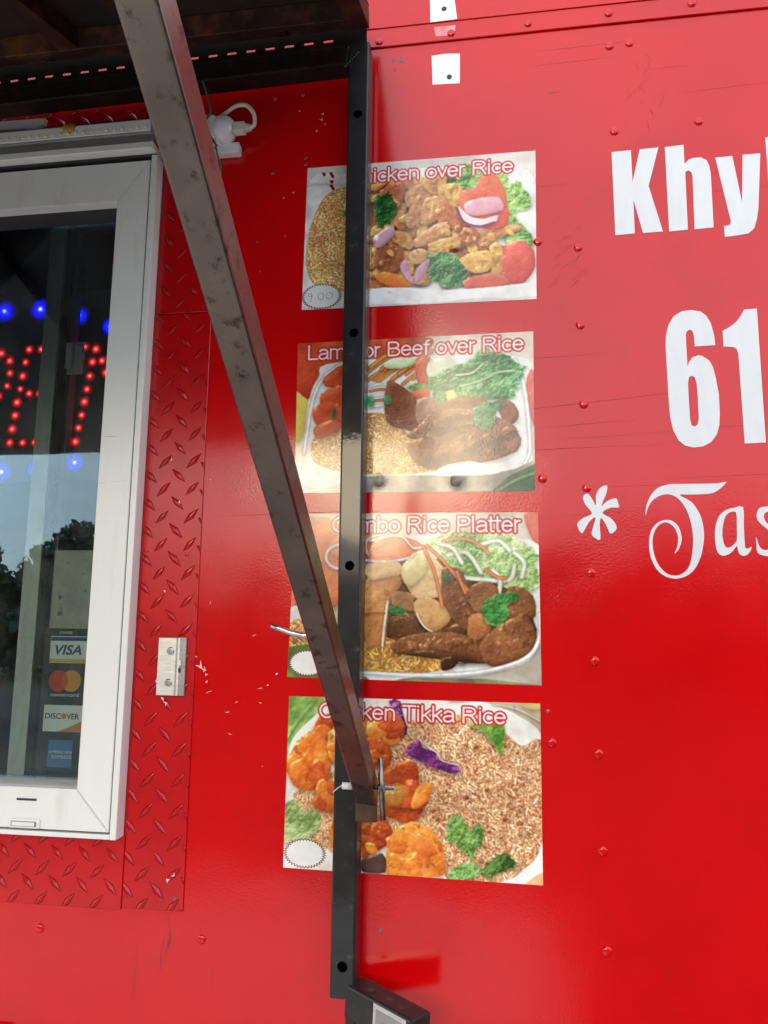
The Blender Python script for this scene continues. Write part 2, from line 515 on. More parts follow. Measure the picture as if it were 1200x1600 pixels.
def instance(src, parent, loc, rot=None, scale=None):
    c = src.copy()
    COL.objects.link(c)
    c.parent = parent
    if parent is not None and parent.name in WORLD_INV:
        c.matrix_parent_inverse = WORLD_INV[parent.name]
    c.location = loc
    if rot is not None: c.rotation_euler = rot
    if scale is not None: c.scale = scale
    return c

# ---------------------------------------------------------------- ground
def sheet(name, x0, x1, y0, y1, z, material, kind='structure', cells=1):
    bm = bmesh.new()
    bmesh.ops.create_grid(bm, x_segments=cells, y_segments=cells, size=0.5)
    for v in bm.verts:
        v.co = Vector((x0 + (v.co.x + 0.5) * (x1 - x0), y0 + (v.co.y + 0.5) * (y1 - y0), z))
    o = from_bm(name, bm, material)
    return tag(o, kind=kind)
sheet("ground", -400, 400, -400, 400, 0.0, M['asphalt'])
box = box_obj("pavement", -9.0, 0.25, -3.6, 4.0, -0.05, 0.004, M['concrete'])
tag(box, kind='structure')

# ---------------------------------------------------------------- trees across the lot (seen in the window glass)
def leaf_mesh(name, n, rx, rz, seed):
    r = np.random.default_rng(seed)
    cl = []
    while len(cl) < 26:
        p = r.uniform(-1, 1, 3)
        if np.linalg.norm(p) < 1 and np.linalg.norm(p) > 0.35: cl.append(p)
    cl = np.array(cl)
    which = r.integers(0, len(cl), n)
    off = r.normal(0, 1, (n, 3))
    off /= np.linalg.norm(off, axis=1)[:, None]
    P = cl[which] * 0.72 + off * (r.uniform(0.6, 1.0, n) * 0.36)[:, None]
    P *= np.array([rx, rx, rz])
    s = r.uniform(0.07, 0.17, n)
    a = r.normal(0, 1, (n, 3)); a /= np.linalg.norm(a, axis=1)[:, None]
    b = np.cross(a, r.normal(0, 1, (n, 3))); b /= np.linalg.norm(b, axis=1)[:, None]
    V = np.empty((n, 4, 3))
    V[:, 0] = P - a * s[:, None]; V[:, 1] = P + b * s[:, None] * 0.6
    V[:, 2] = P + a * s[:, None]; V[:, 3] = P - b * s[:, None] * 0.6
    me = bpy.data.meshes.new(name)
    me.from_pydata(V.reshape(-1, 3).tolist(), [], np.arange(n * 4).reshape(-1, 4).tolist())
    return me
CROWNS = [leaf_mesh("crown", 12000, 2.5, 2.2, 11), leaf_mesh("crown", 12000, 2.2, 2.6, 12)]
CROWNS[0].materials.append(M['leaf'])
CROWNS[1].materials.append(M['leaf_dark'])
tree_spots = [(-36, -26, 1.30, 0), (-31, -24, 1.22, 1), (-26.5, -22, 1.10, 0), (-22.5, -24, 1.28, 1), (-18.5, -22, 1.12, 0), (-15, -24, 1.06, 1), (-11.5, -23, 0.98, 0), (-8, -25, 0.90, 1), (-4.5, -24, 0.78, 0),
              (-1, -26, 0.95, 1), (2.5, -24, 1.02, 0), (6, -25, 1.1, 1), (10, -23, 1.2, 0), (14, -25, 1.25, 1), (18.5, -23, 1.2, 0), (23, -25, 1.3, 1), (28, -24, 1.3, 0)]
for i, (x, y, s, k) in enumerate(tree_spots):
    t = base_empty("tree", (x, y, 0))
    ordinal = ["leftmost", "second", "third", "fourth", "fifth", "sixth", "seventh", "eighth", "ninth", "tenth", "eleventh", "twelfth", "thirteenth", "fourteenth", "fifteenth", "sixteenth", "last"][i]
    tag(t, ordinal + (" tree of the row across the lot, mid green" if k == 0 else " tree of the row across the lot, dark green"), "tree", "trees in a row across the lot")
    h = 2.6 * s
    bm = bmesh.new()
    add_tube(bm, [(x, y, 0), (x + 0.06, y, 0.7 * s), (x - 0.04, y + 0.05, 1.5 * s), (x + 0.05, y, h)], [0.22 * s, 0.16 * s, 0.13 * s, 0.05 * s], 9)
    for q in range(5):
        a = q * 1.3 + i
        z0 = (1.0 + 0.25 * q) * s
        add_tube(bm, [(x, y, z0), (x + 0.6 * s * math.cos(a), y + 0.6 * s * math.sin(a), z0 + 0.5 * s), (x + 1.3 * s * math.cos(a), y + 1.3 * s * math.sin(a), z0 + 1.2 * s)], [0.08 * s, 0.055 * s, 0.02], 6)
    from_bm("trunk", bm, M['bark'], t, smooth=True)
    c = mesh_obj("crown", CROWNS[k], None, t)
    c.location = (x, y, h)
    c.rotation_euler = (0, 0, i * 1.9)
    c.scale = (s, s, s)
# clipped hedge in front of the trees
hedge = base_empty("hedge", (-5, -20, 0))
tag(hedge, "long dark hedge running along the lot in front of the trees", "hedge")
r = np.random.default_rng(21)
n = 26000
P = np.stack([r.uniform(-42, 34, n), -20 + r.normal(0, 0.45, n), r.uniform(0, 1, n) ** 0.7 * 1.9], 1)
P[:, 2] *= 1 + 0.18 * np.sin(P[:, 0] * 1.3) * np.sin(P[:, 0] * 0.37 + 1)
a_ = r.normal(0, 1, (n, 3)); a_ /= np.linalg.norm(a_, axis=1)[:, None]
b_ = np.cross(a_, r.normal(0, 1, (n, 3))); b_ /= np.linalg.norm(b_, axis=1)[:, None]
s_ = r.uniform(0.10, 0.22, n)[:, None]
V = np.stack([P - a_ * s_, P + b_ * s_ * .6, P + a_ * s_, P - b_ * s_ * .6], 1)
V[:, :, 2] = np.maximum(V[:, :, 2], 0.01)
me = bpy.data.meshes.new("hedge_foliage")
me.from_pydata(V.reshape(-1, 3).tolist(), [], np.arange(n * 4).reshape(-1, 4).tolist())
me.materials.append(M['leaf_dark'])
hf = mesh_obj("hedge_foliage", me, None, hedge)
hf["kind"] = "stuff"

# ---------------------------------------------------------------- food truck body
truck = base_empty("food_truck", (-0.6, 1.05, 0.0))
tag(truck, "red food truck side with rivets, diamond plate and white lettering", "food truck")
TX0, TX1, TY1, TZ0, TZ1 = -3.4, 1.9, 2.15, 0.55, 3.06
WX0, WX1, WZ0, WZ1 = -1.605, -0.708, 1.281, 2.606      # window opening

def wall_with_opening(name, xs, zs, hole, y0, y1, material, parent):
    bm = bmesh.new()
    F = {}; B = {}
    for i, x in enumerate(xs):
        for k, z in enumerate(zs):
            F[i, k] = bm.verts.new((x, y0, z)); B[i, k] = bm.verts.new((x, y1, z))
    for i in range(len(xs) - 1):
        for k in range(len(zs) - 1):
            if (i, k) == hole: continue
            bm.faces.new((F[i, k], F[i + 1, k], F[i + 1, k + 1], F[i, k + 1]))
            bm.faces.new((B[i, k], B[i, k + 1], B[i + 1, k + 1], B[i + 1, k]))
    i, k = hole
    loop = [(i, k), (i + 1, k), (i + 1, k + 1), (i, k + 1)]
    for a, b in zip(loop, loop[1:] + loop[:1]):
        bm.faces.new((F[a], F[b], B[b], B[a]))
    return from_bm(name, bm, material, parent)
wall_with_opening("side_panel", [TX0, WX0, WX1, TX1], [TZ0, WZ0, WZ1, 3.05], (1, 1), 0.0, 0.035, M['red'], truck)
def tilt_z(x):            # the riveted band
    return 2.842
# upper riveted band: two overlapping sheets
box_obj("upper_band", TX0, TX1, -0.0045, -0.0002, 2.838, 3.055, M['red'], truck, bev=0.0012, seg=1)
box_obj("upper_band", TX0, TX1, -0.0070, -0.0047, 2.879, 3.054, M['red'], truck, bev=0.0008, seg=1)
box_obj("roof", TX0 - 0.02, TX1 + 0.02, -0.012, TY1 + 0.02, 3.058, 3.10, M['red'], truck, bev=0.006)
box_obj("front_wall", TX1 + 0.001, TX1 + 0.03, 0.0, TY1, TZ0, 3.055, M['red'], truck)
box_obj("rear_wall", TX0 - 0.03, TX0 - 0.001, 0.0, TY1, TZ0, 3.055, M['red'], truck)
box_obj("far_wall", TX0, TX1, TY1 - 0.035, TY1, TZ0, 3.055, M['interior'], truck)
box_obj("floor_pan", TX0, TX1, 0.036, TY1 - 0.036, TZ0, TZ0 + 0.06, M['interior'], truck)
# things that are dimly seen inside: a steel shelf, a hood and an upright
box_obj("interior_shelf", -2.6, -0.2, 1.2, 1.5, 1.95, 1.99, M['interior_steel'], truck)
box_obj("interior_hood", -2.4, -0.3, 1.1, 1.9, 2.35, 2.8, M['interior_steel'], truck, bev=0.01)
box_obj("interior_upright", -0.80, -0.70, 0.25, 0.33, 0.62, 3.0, M['interior_steel'], truck)
for wx in (-2.55, 1.15):
    for wy in (0.12, 1.80):
        bm = bmesh.new()
        prof = [(0.21, 0.0), (0.36, 0.0), (0.41, 0.03), (0.42, 0.08), (0.42, 0.16), (0.41, 0.20), (0.36, 0.23), (0.21, 0.23)]
        rings = [[bm.verts.new((wx + r * math.cos(a), wy + y, 0.42 + r * math.sin(a))) for r, y in prof] for a in [2 * math.pi * q / 32 for q in range(32)]]
        for q in range(32):
            r1, r2 = rings[q], rings[(q + 1) % 32]
            for j in range(len(prof)):
                bm.faces.new((r1[j], r1[(j + 1) % len(prof)], r2[(j + 1) % len(prof)], r2[j]))
        wheel = from_bm("wheel", bm, M['tyre'], truck, smooth=True)
        bm = bmesh.new()
        add_tube(bm, [(wx, wy + 0.05, 0.42), (wx, wy + 0.18, 0.42)], 0.209, 28)
        for q in range(6):
            a = q * math.pi / 3
            add_tube(bm, [(wx + 0.09 * math.cos(a), wy + 0.03, 0.42 + 0.09 * math.sin(a)), (wx + 0.09 * math.cos(a), wy + 0.052, 0.42 + 0.09 * math.sin(a))], 0.014, 6)
        from_bm("rim", bm, M['grey_trim'], wheel)

box_obj("lower_trim", TX0, -0.885, -0.0075, -0.0003, 0.80, 0.9335, M['red'], truck, bev=0.003)
# rivets -----------------------------------------------------------
def dome_mesh(name, r, h, n=20, rings=5):
    bm = bmesh.new()
    prev = None
    for j in range(rings):
        t = j / rings * math.pi / 2
        rr, y = r * math.cos(t) ** 0.55, -h * math.sin(t) ** 1.15
        ring = [bm.verts.new((rr * math.cos(2 * math.pi * q / n), y, rr * math.sin(2 * math.pi * q / n))) for q in range(n)]
        if prev:
            for q in range(n):
                bm.faces.new((prev[q], prev[(q + 1) % n], ring[(q + 1) % n], ring[q]))
        prev = ring
    top = bm.verts.new((0, -h, 0))
    for q in range(n):
        bm.faces.new((prev[q], prev[(q + 1) % n], top))
    me = bpy.data.meshes.new(name)
    bmesh.ops.recalc_face_normals(bm, faces=bm.faces)
    bm.to_mesh(me); bm.free()
    for p in me.polygons: p.use_smooth = True
    return me
RIVET = dome_mesh("rivet", 0.0086, 0.0040, 24, 7)
RIVET.materials.append(M['red_rivet'])
rivet_spots = [(0.227, 2.607), (0.153, 2.372), (0.153, 2.217), (0.155, 2.064), (0.156, 1.907), (0.159, 1.754), (0.161, 1.600), (0.163, 1.443), (0.165, 1.285), (0.167, 1.128),
               (0.169, 0.972), (0.171, 0.816), (0.224, 2.791), (0.262, 2.793), (0.383, 2.613), (0.539, 2.618), (0.078, 2.389), (0.078, 1.926), (0.085, 1.459), (-0.848, 1.098),
               (-0.535, 1.100), (-1.161, 1.096), (0.540, 2.795), (0.083, 0.992), (-0.22, 0.80), (-0.535, 0.80), (-0.848, 0.80)]
first = None
band_rivets = [(-0.235, 2.850), (-0.087, 2.852), (0.067, 2.856), (0.224, 2.860), (0.381, 2.863), (0.538, 2.862), (0.695, 2.862)]
for x, z in rivet_spots + band_rivets:
    y = 0.0 if (x, z) not in band_rivets else -0.0045
    if first is None:
        first = mesh_obj("rivet", RIVET, None, truck); first.location = (x, y, z)
    else:
        s = 0.94 + 0.1 * random.random()
        instance(first, truck, (x, y, z), rot=(0, random.uniform(0, 6), 0), scale=(s, s, s))

# diamond plates ----------------------------------------------------
def lug_bm():
    """one raised bar of tread plate: a long pointed lozenge with a crest"""
    bm = bmesh.new()
    n = 7
    L_, W_, H_ = 0.0180, 0.0046, 0.0028
    le, ri, to = [], [], []
    for k in range(n):
        u = -1 + 2 * k / (n - 1)
        w = W_ * (1 - abs(u)) ** 0.92 + 0.00035
        h = H_ * (1 - abs(u) ** 1.6) ** 0.8 + 0.0002
        le.append(bm.verts.new((u * L_, 0.0002, w)))
        ri.append(bm.verts.new((u * L_, 0.0002, -w)))
        to.append((bm.verts.new((u * L_, -h, w * 0.22)), bm.verts.new((u * L_, -h, -w * 0.22))))
    for k in range(n - 1):
        bm.faces.new((le[k], le[k + 1], to[k + 1][0], to[k][0]))
        bm.faces.new((to[k][0], to[k + 1][0], to[k + 1][1], to[k][1]))
        bm.faces.new((to[k][1], to[k + 1][1], ri[k + 1], ri[k]))
    bm.faces.new((le[0], to[0][0], to[0][1], ri[0]))
    bm.faces.new((le[-1], ri[-1], to[-1][1], to[-1][0]))
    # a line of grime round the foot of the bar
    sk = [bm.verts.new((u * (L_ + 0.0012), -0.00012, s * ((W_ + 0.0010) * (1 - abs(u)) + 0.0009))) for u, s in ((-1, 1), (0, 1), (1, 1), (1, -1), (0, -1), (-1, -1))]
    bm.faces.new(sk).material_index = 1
    return bm
LUG = bpy.data.meshes.new("tread_lug")
_b = lug_bm(); bmesh.ops.recalc_face_normals(_b, faces=_b.faces); _b.to_mesh(LUG); _b.free()
LUG.materials.append(M['red_plate']); LUG.materials.append(M['grime'])

def diamond_plate(x0, x1, z0, z1, y, cols, rows_dx, label=None, xmin=-9):
    """cols: (x, angle, z of one lug); lugs repeat every 0.0548 m up and down"""
    th = 0.0025
    p = box_obj("diamond_plate", x0, x1, y - th, y, z0, z1, M['red_plate'], truck, bev=0.0007, seg=1)
    if label: p["label"] = label
    src = None
    for cx, ang, cz in cols:
        if cx < xmin: continue
        k0 = math.ceil((z0 - 0.016 - cz) / 0.0548)
        k1 = math.floor((z1 + 0.016 - cz) / 0.0548)
        for k in range(k0, k1 + 1):
            z = cz + k * 0.0548
            dx, dz = 0.0117, 0.0117
            clip = cx - dx < x0 or cx + dx > x1 or z - dz < z0 or z + dz > z1
            s = 0.92 + 0.14 * random.random()
            a = ang + random.uniform(-0.03, 0.03)
            if not clip:
                if src is None:
                    src = mesh_obj("tread_lug", LUG, None, p)
                    src.location = (cx, y - th, z); src.rotation_euler = (0, a, 0)
                else:
                    instance(src, p, (cx, y - th, z), rot=(0, a, 0), scale=(s, s, s))
            else:
                bm = lug_bm()
                bmesh.ops.transform(bm, matrix=Matrix.Translation((cx, y - th, z)) @ Matrix.Rotation(a, 4, 'Y'), verts=bm.verts)
                for co, no in (((x0 + .0006, 0, 0), (-1, 0, 0)), ((x1 - .0006, 0, 0), (1, 0, 0)), ((0, 0, z0 + .0006), (0, 0, -1)), ((0, 0, z1 - .0006), (0, 0, 1))):
                    bmesh.ops.bisect_plane(bm, geom=bm.verts[:] + bm.edges[:] + bm.faces[:], plane_co=co, plane_no=no, clear_outer=True)
                if len(bm.faces) > 5:
                    from_bm("tread_lug", bm, M['red_plate'], p).data.materials.append(M['grime'])
                else:
                    bm.free()
    return p
A1, A2 = -0.80, 0.80      # "/" and "\" (rotation about Y)
vcols = [(-0.6815, A2, 1.9444), (-0.6523, A1, 1.9173), (-0.6231, A2, 1.9450), (-0.5932, A1, 1.9183), (-0.5650, A2, 1.957)]
diamond_plate(-0.6885, -0.5715, 1.1440, 2.2790, -0.0005, vcols, 0, "tall red tread plate strip beside the window")
ucols = [(-0.6690, A2, 2.328), (-0.6395, A1, 2.3022), (-0.6100, A2, 2.328), (-0.5800, A1, 2.3022)]
diamond_plate(-0.6885, -0.5730, 2.2815, 2.6900, -0.0008, ucols, 0, "short red tread plate at the window's top corner")
bcols = []
for k in range(13):
    bcols.append((-0.7132 - 0.0549 * k, A2, 1.2335))
    bcols.append((-0.7405 - 0.0549 * k, A1, 1.2040))
diamond_plate(-1.66, -0.6905, 1.1400, 1.2700, -0.0005, bcols, 0, "red tread plate below the window", xmin=-1.25)
tcols = [(a, b, c + 1.4248 + 0.02) for a, b, c in bcols]
diamond_plate(-1.66, -0.6900, 2.6300, 2.7600, -0.0005, tcols, 0, "shaded red tread plate above the window", xmin=-1.25)

# screws on the body -------------------------------------------------
def screw_mesh(name, r):
    bm = bmesh.new()
    n = 14
    prof = [(r, 0.0), (r, -0.0010), (r * 0.8, -0.0018), (r * 0.45, -0.0019), (r * 0.36, -0.0008), (0.0, -0.0008)]
    rings = []
    for rr, y in prof[:-1]:
        rings.append([bm.verts.new((rr * math.cos(2 * math.pi * q / n), y, rr * math.sin(2 * math.pi * q / n))) for q in range(n)])
    for r1, r2 in zip(rings, rings[1:]):
        for q in range(n):
            bm.faces.new((r1[q], r1[(q + 1) % n], r2[(q + 1) % n], r2[q]))
    bm.faces.new(rings[-1])
    bmesh.ops.recalc_face_normals(bm, faces=bm.faces)
    me = bpy.data.meshes.new(name)
    bm.to_mesh(me); bm.free()
    return me
SCREW_RED = screw_mesh("screw", 0.0042); SCREW_RED.materials.append(M['red_plate'])
SCREW_BARE = screw_mesh("screw", 0.0042); SCREW_BARE.materials.append(M['dark_zinc'])
for x, z in [(-0.683, 1.164), (-0.586, 1.315), (-0.681, 1.797), (-0.598, 1.789)]:
    s = mesh_obj("screw", SCREW_RED, None, truck); s.location = (x, -0.003, z)
for x, y, z in [(-0.588, -0.003, 1.166), (-0.455, 0, 2.745), (-0.395, 0, 2.748), (-0.386, 0, 2.604), (-0.385, 0, 2.590), (-0.455, 0, 2.576), (-0.213, 0, 1.136), (0.079, 0, 1.512)]:
    s = mesh_obj("screw", SCREW_BARE, None, truck); s.location = (x, y, z); s.scale = (0.8, 0.8, 0.8)

# white patches where a bracket came off -------------------------------
def patch(pts, y, hole):
    lp = [tuple(p) for p in smooth_curve(pts, 1, True)]
    p = flat_poly("paint_patch", [lp], y - 0.0003, 0.0003, M['white_patch'], truck)
    p["label"] = "bare white patch left by a removed bracket"
    bm = bmesh.new()
    add_tube(bm, [(hole[0], y - 0.0010, hole[1]), (hole[0], y - 0.0002, hole[1])], 0.0052, 16)
    from_bm("screw_hole", bm, M['groove'], p)
patch([(-0.130, 2.935), (-0.080, 2.931), (-0.0745, 2.881), (-0.129, 2.8795)], -0.0070, (-0.101, 2.907))
patch([(-0.127, 2.8085), (-0.100, 2.8105), (-0.0695, 2.8075), (-0.0700, 2.741), (-0.125, 2.7435)], 0.0, (-0.091, 2.757))
flat_poly("overspray", [[(-0.122, 2.8700), (-0.078, 2.8690), (-0.080, 2.8470), (-0.118, 2.8480)]], -0.0048, 0.0003, M['overspray'], truck)

# lettering ------------------------------------------------------------
LETTER_K = [ (0.2207,2.5633),(0.2565,2.5644),(0.2572,2.4980),(0.2727,2.5645),(0.3071,2.5654),(0.2862,2.4876),(0.3084,2.3934),(0.2724,2.3929),(0.2573,2.4623),(0.2575,2.3932),(0.2220,2.3919) ]
LETTER_H = [ (0.3190,2.5651),(0.3531,2.5667),(0.3530,2.5273),(0.3611,2.5355),(0.3697,2.5382),(0.3831,2.5382),(0.3929,2.5316),(0.3973,2.5197),(0.3991,2.5024),(0.3987,2.3952),(0.3649,2.3939),(0.3663,2.5013),(0.3643,2.5099),(0.3591,2.5134),(0.3539,2.5108),(0.3535,2.5024),(0.3529,2.3940),(0.3195,2.3926) ]
LETTER_Y = [ (0.4088,2.5352),(0.4391,2.5363),(0.4511,2.4416),(0.4574,2.5370),(0.4887,2.5373),(0.4790,2.4283),(0.4751,2.4064),(0.4692,2.3883),(0.4590,2.3791),(0.4409,2.3766),(0.4173,2.3750),(0.4172,2.3968),(0.4241,2.3971),(0.4285,2.3997),(0.4295,2.4060) ]
LETTER_B = [ (0.4994,2.5683),(0.5323,2.5695),(0.5319,2.5270),(0.5409,2.5357),(0.5515,2.5385),(0.5626,2.5357),(0.5685,2.5276),(0.5709,2.5142),(0.5684,2.4068),(0.5643,2.3925),(0.5575,2.3864),(0.5494,2.3844),(0.5416,2.3868),(0.5340,2.3929),(0.5319,2.3857),(0.4997,2.3836) ]
DIGIT_SIX = [ (0.3900,2.1668),(0.3887,2.1869),(0.3842,2.2092),(0.3772,2.2236),(0.3676,2.2322),(0.3510,2.2361),(0.3341,2.2340),(0.3202,2.2254),(0.3104,2.2092),(0.3051,2.1891),(0.3036,2.1689),(0.3048,2.0634),(0.3059,2.0346),(0.3099,2.0114),(0.3182,1.9916),(0.3293,1.9815),(0.3439,1.9776),(0.3603,1.9793),(0.3736,1.9867),(0.3841,2.0005),(0.3892,2.0179),(0.3910,2.0391),(0.3912,2.0747),(0.3878,2.1035),(0.3839,2.1253),(0.3780,2.1382),(0.3668,2.1471),(0.3603,2.1488),(0.3501,2.1456),(0.3431,2.1372),(0.3400,2.1278),(0.3397,2.1874),(0.3414,2.1947),(0.3466,2.1985),(0.3515,2.1961),(0.3538,2.1868),(0.3544,2.1658) ]
DIGIT_SIX_HOLE = [ (0.3468,2.1109),(0.3517,2.1078),(0.3544,2.0958),(0.3551,2.0760),(0.3549,2.0296),(0.3524,2.0197),(0.3473,2.0156),(0.3419,2.0186),(0.3398,2.0300),(0.3393,2.0765),(0.3396,2.0981),(0.3417,2.1082) ]
DIGIT_ONE = [ (0.4430,2.2319),(0.4648,2.2329),(0.4652,1.9836),(0.4300,1.9828),(0.4285,2.1487),(0.4261,2.1579),(0.4204,2.1617),(0.4040,2.1636),(0.4040,2.1935),(0.4159,2.1995),(0.4279,2.2088),(0.4368,2.2205) ]
STAR = [ (0.1710,1.8749),(0.1715,1.8924),(0.1762,1.9029),(0.1821,1.9088),(0.1915,1.9108),(0.1901,1.8974),(0.1840,1.8835),(0.1810,1.8730),(0.1872,1.8799),(0.1964,1.8851),(0.2065,1.8874),(0.2096,1.8796),(0.2106,1.8709),(0.1959,1.8704),(0.1816,1.8615),(0.1954,1.8520),(0.2040,1.8415),(0.2050,1.8311),(0.1945,1.8239),(0.1883,1.8382),(0.1797,1.8521),(0.1766,1.8400),(0.1768,1.8133),(0.1676,1.8165),(0.1621,1.8228),(0.1648,1.8349),(0.1697,1.8533),(0.1584,1.8454),(0.1461,1.8253),(0.1402,1.8316),(0.1375,1.8421),(0.1485,1.8525),(0.1639,1.8603),(0.1526,1.8769),(0.1489,1.8910),(0.1565,1.8969),(0.1640,1.8883) ]
LETTER_T = [ (0.3951,1.9142),(0.3795,1.9117),(0.3472,1.9116),(0.3147,1.9118),(0.2983,1.9114),(0.2817,1.9065),(0.2698,1.8962),(0.2609,1.8807),(0.2571,1.8669),(0.2564,1.8565),(0.2605,1.8686),(0.2675,1.8806),(0.2777,1.8891),(0.2910,1.8934),(0.3024,1.8922),(0.3135,1.8852),(0.3242,1.8695),(0.3313,1.8488),(0.3349,1.8215),(0.3337,1.7978),(0.3294,1.7742),(0.3223,1.7591),(0.3107,1.7507),(0.3010,1.7490),(0.2883,1.7524),(0.2759,1.7659),(0.2686,1.7845),(0.2661,1.8049),(0.2684,1.8220),(0.2755,1.8357),(0.2856,1.8424),(0.2937,1.8424),(0.3032,1.8354),(0.3091,1.8217),(0.3094,1.8081),(0.3063,1.7962),(0.3027,1.7878),(0.3095,1.7945),(0.3149,1.8081),(0.3154,1.8200),(0.3113,1.8354),(0.3020,1.8450),(0.2923,1.8475),(0.2808,1.8452),(0.2707,1.8374),(0.2637,1.8255),(0.2604,1.8084),(0.2607,1.7913),(0.2640,1.7760),(0.2709,1.7608),(0.2817,1.7500),(0.2944,1.7447),(0.3072,1.7440),(0.3219,1.7491),(0.3352,1.7608),(0.3457,1.7809),(0.3517,1.8045),(0.3536,1.8248),(0.3512,1.8469),(0.3449,1.8641),(0.3344,1.8797),(0.3154,1.8920),(0.3333,1.8925),(0.3625,1.8931),(0.3755,1.8963),(0.3872,1.9047) ]
LETTER_A = [ (0.4210,1.8690),(0.4202,1.8378),(0.4199,1.8041),(0.4211,1.7968),(0.4242,1.7957),(0.4313,1.7990),(0.4276,1.7900),(0.4220,1.7847),(0.4165,1.7834),(0.4110,1.7858),(0.4082,1.7925),(0.4071,1.8008),(0.4003,1.7925),(0.3921,1.7858),(0.3825,1.7835),(0.3748,1.7892),(0.3718,1.8044),(0.3717,1.8213),(0.3742,1.8382),(0.3814,1.8551),(0.3931,1.8645),(0.4060,1.8678) ]
LETTER_A_HOLE = [ (0.4088,1.8599),(0.4088,1.8379),(0.4079,1.8143),(0.4059,1.8076),(0.3975,1.7992),(0.3896,1.7982),(0.3858,1.8043),(0.3838,1.8212),(0.3860,1.8381),(0.3909,1.8533),(0.3992,1.8600) ]
LETTER_S = [ (0.4772,1.8693),(0.4615,1.8695),(0.4488,1.8673),(0.4429,1.8578),(0.4434,1.8460),(0.4516,1.8358),(0.4635,1.8240),(0.4675,1.8139),(0.4651,1.8006),(0.4569,1.7939),(0.4491,1.7940),(0.4433,1.8007),(0.4395,1.8158),(0.4391,1.8040),(0.4401,1.7890),(0.4516,1.7833),(0.4641,1.7839),(0.4755,1.7922),(0.4796,1.8071),(0.4773,1.8205),(0.4671,1.8323),(0.4567,1.8425),(0.4541,1.8510),(0.4561,1.8577),(0.4641,1.8610),(0.4750,1.8592) ]

VY = -0.0008
def letter(name, loops, label=None, sm=0):
    lp = [[tuple(p) for p in smooth_curve(l, sm, True)] if sm else l for l in loops]
    o = flat_poly(name, lp, VY, 0.0006, M['vinyl'], truck)
    if label: o["label"] = label
letter("letter", [LETTER_K], "white letter K"); letter("letter", [LETTER_H], "white letter h")
letter("letter", [LETTER_Y], "white letter y"); letter("letter", [LETTER_B], "white letter b cut by the picture's edge")
letter("digit", [DIGIT_SIX, DIGIT_SIX_HOLE], "white numeral 6"); letter("digit", [DIGIT_ONE], "white numeral 1")
letter("asterisk", [STAR], "white asterisk", 3)
letter("letter", [LETTER_T], "white swash letter T", 3); letter("letter", [LETTER_A, LETTER_A_HOLE], "white italic letter a", 2)
letter("letter", [LETTER_S], "white italic letter s", 3)

# scuffs, scratches and chips (real marks on the paint) -------------------
def marks(name, segs, y, material, label):
    bm = bmesh.new()
    for (x0, z0, x1, z1, w) in segs:
        d = Vector((x1 - x0, 0, z1 - z0)); n = Vector((-d.z, 0, d.x)).normalized() * w / 2
        mid = Vector(((x0 + x1) / 2, y, (z0 + z1) / 2)) + n * random.uniform(-3, 3)
        a, b = Vector((x0, y, z0)), Vector((x1, y, z1))
        v = [bm.verts.new(q) for q in (a, mid - n, b, mid + n)]
        bm.faces.new(v)
    o = from_bm(name, bm, material, truck)
    o["kind"] = "stuff"; o["label"] = label
R = random.Random(3)
segs = []
for k in range(18):      # long fine horizontal creases over the right of the panel
    z = R.uniform(1.75, 2.80); x = R.uniform(-0.2, 0.35); ln = R.uniform(0.08, 0.30)
    segs.append((x, z, x + ln, z + R.uniform(0.0, 0.008), R.uniform(0.0005, 0.0009)))
for (x0, z0, x1, z1) in [(0.42, 2.09, -0.1, 2.045), (0.3, 1.985, -0.05, 1.975), (0.25, 2.005, 0.5, 2.02), (-0.57, 1.862, -0.2, 1.872), (0.07, 2.02, 0.25, 2.032), (0.09, 1.855, 0.3, 1.868), (0.30, 2.72, 0.24, 2.66), (0.33, 2.69, 0.31, 2.64)]:
    segs.append((x0, z0, x1, z1, 0.0013))
for k in range(22):      # scuff beside the first poster
    x = R.uniform(0.09, 0.16); z = R.uniform(2.28, 2.43); a = R.uniform(0.4, 1.1); ln = R.uniform(0.01, 0.05)
    segs.append((x, z, x + ln * math.cos(a), z + ln * math.sin(a), 0.0009))
for k in range(16):
    x = R.uniform(0.24, 0.30); z = R.uniform(2.62, 2.77); ln = R.uniform(0.006, 0.03)
    segs.append((x, z, x + R.uniform(-0.01, 0.01), z - ln, 0.0012))
for (x, z, ln, w) in [(-0.600, 1.135, 0.075, 0.006), (-0.604, 1.100, 0.060, 0.004), (-0.655, 1.085, 0.10, 0.003), (-0.51, 1.06, 0.05, 0.002)]:
    segs.append((x, z, x - 0.004, z - ln, w))
marks("fine_scratches", segs, -0.0003, M['scratch_dark'], "fine dark scratches in the red paint")
segs = []
for k in range(9):
    x = R.uniform(-0.56, -0.40); z = R.uniform(1.40, 1.70); a = R.uniform(-0.3, 0.5) if R.random() < .5 else R.uniform(1.2, 1.9); ln = R.uniform(0.002, 0.016)
    segs.append((x, z, x + ln * math.cos(a), z + ln * math.sin(a), 0.0009))
for (x, z, w) in [(-0.566, 1.583, 0.010), (-0.556, 1.575, 0.006), (-0.551, 1.568, 0.005), (-0.547, 1.560, 0.004), (-0.412, 1.566, 0.004), (-0.428, 1.545, 0.003), (-0.356, 2.69, 0.005), (-0.352, 2.70, 0.004), (-0.362, 2.66, 0.004),
                  (-0.345, 2.675, 0.003), (-0.40, 2.71, 0.003), (-0.57, 1.59, 0.007), (-0.548, 1.55, 0.004), (-0.43, 2.52, 0.003), (-0.41, 2.53, 0.003), (-0.58, 1.925, 0.003), (-0.558, 1.935, 0.002)]:
    segs.append((x - w * .6, z - w * .3, x + w * .5, z + w * .6, w * 0.8))
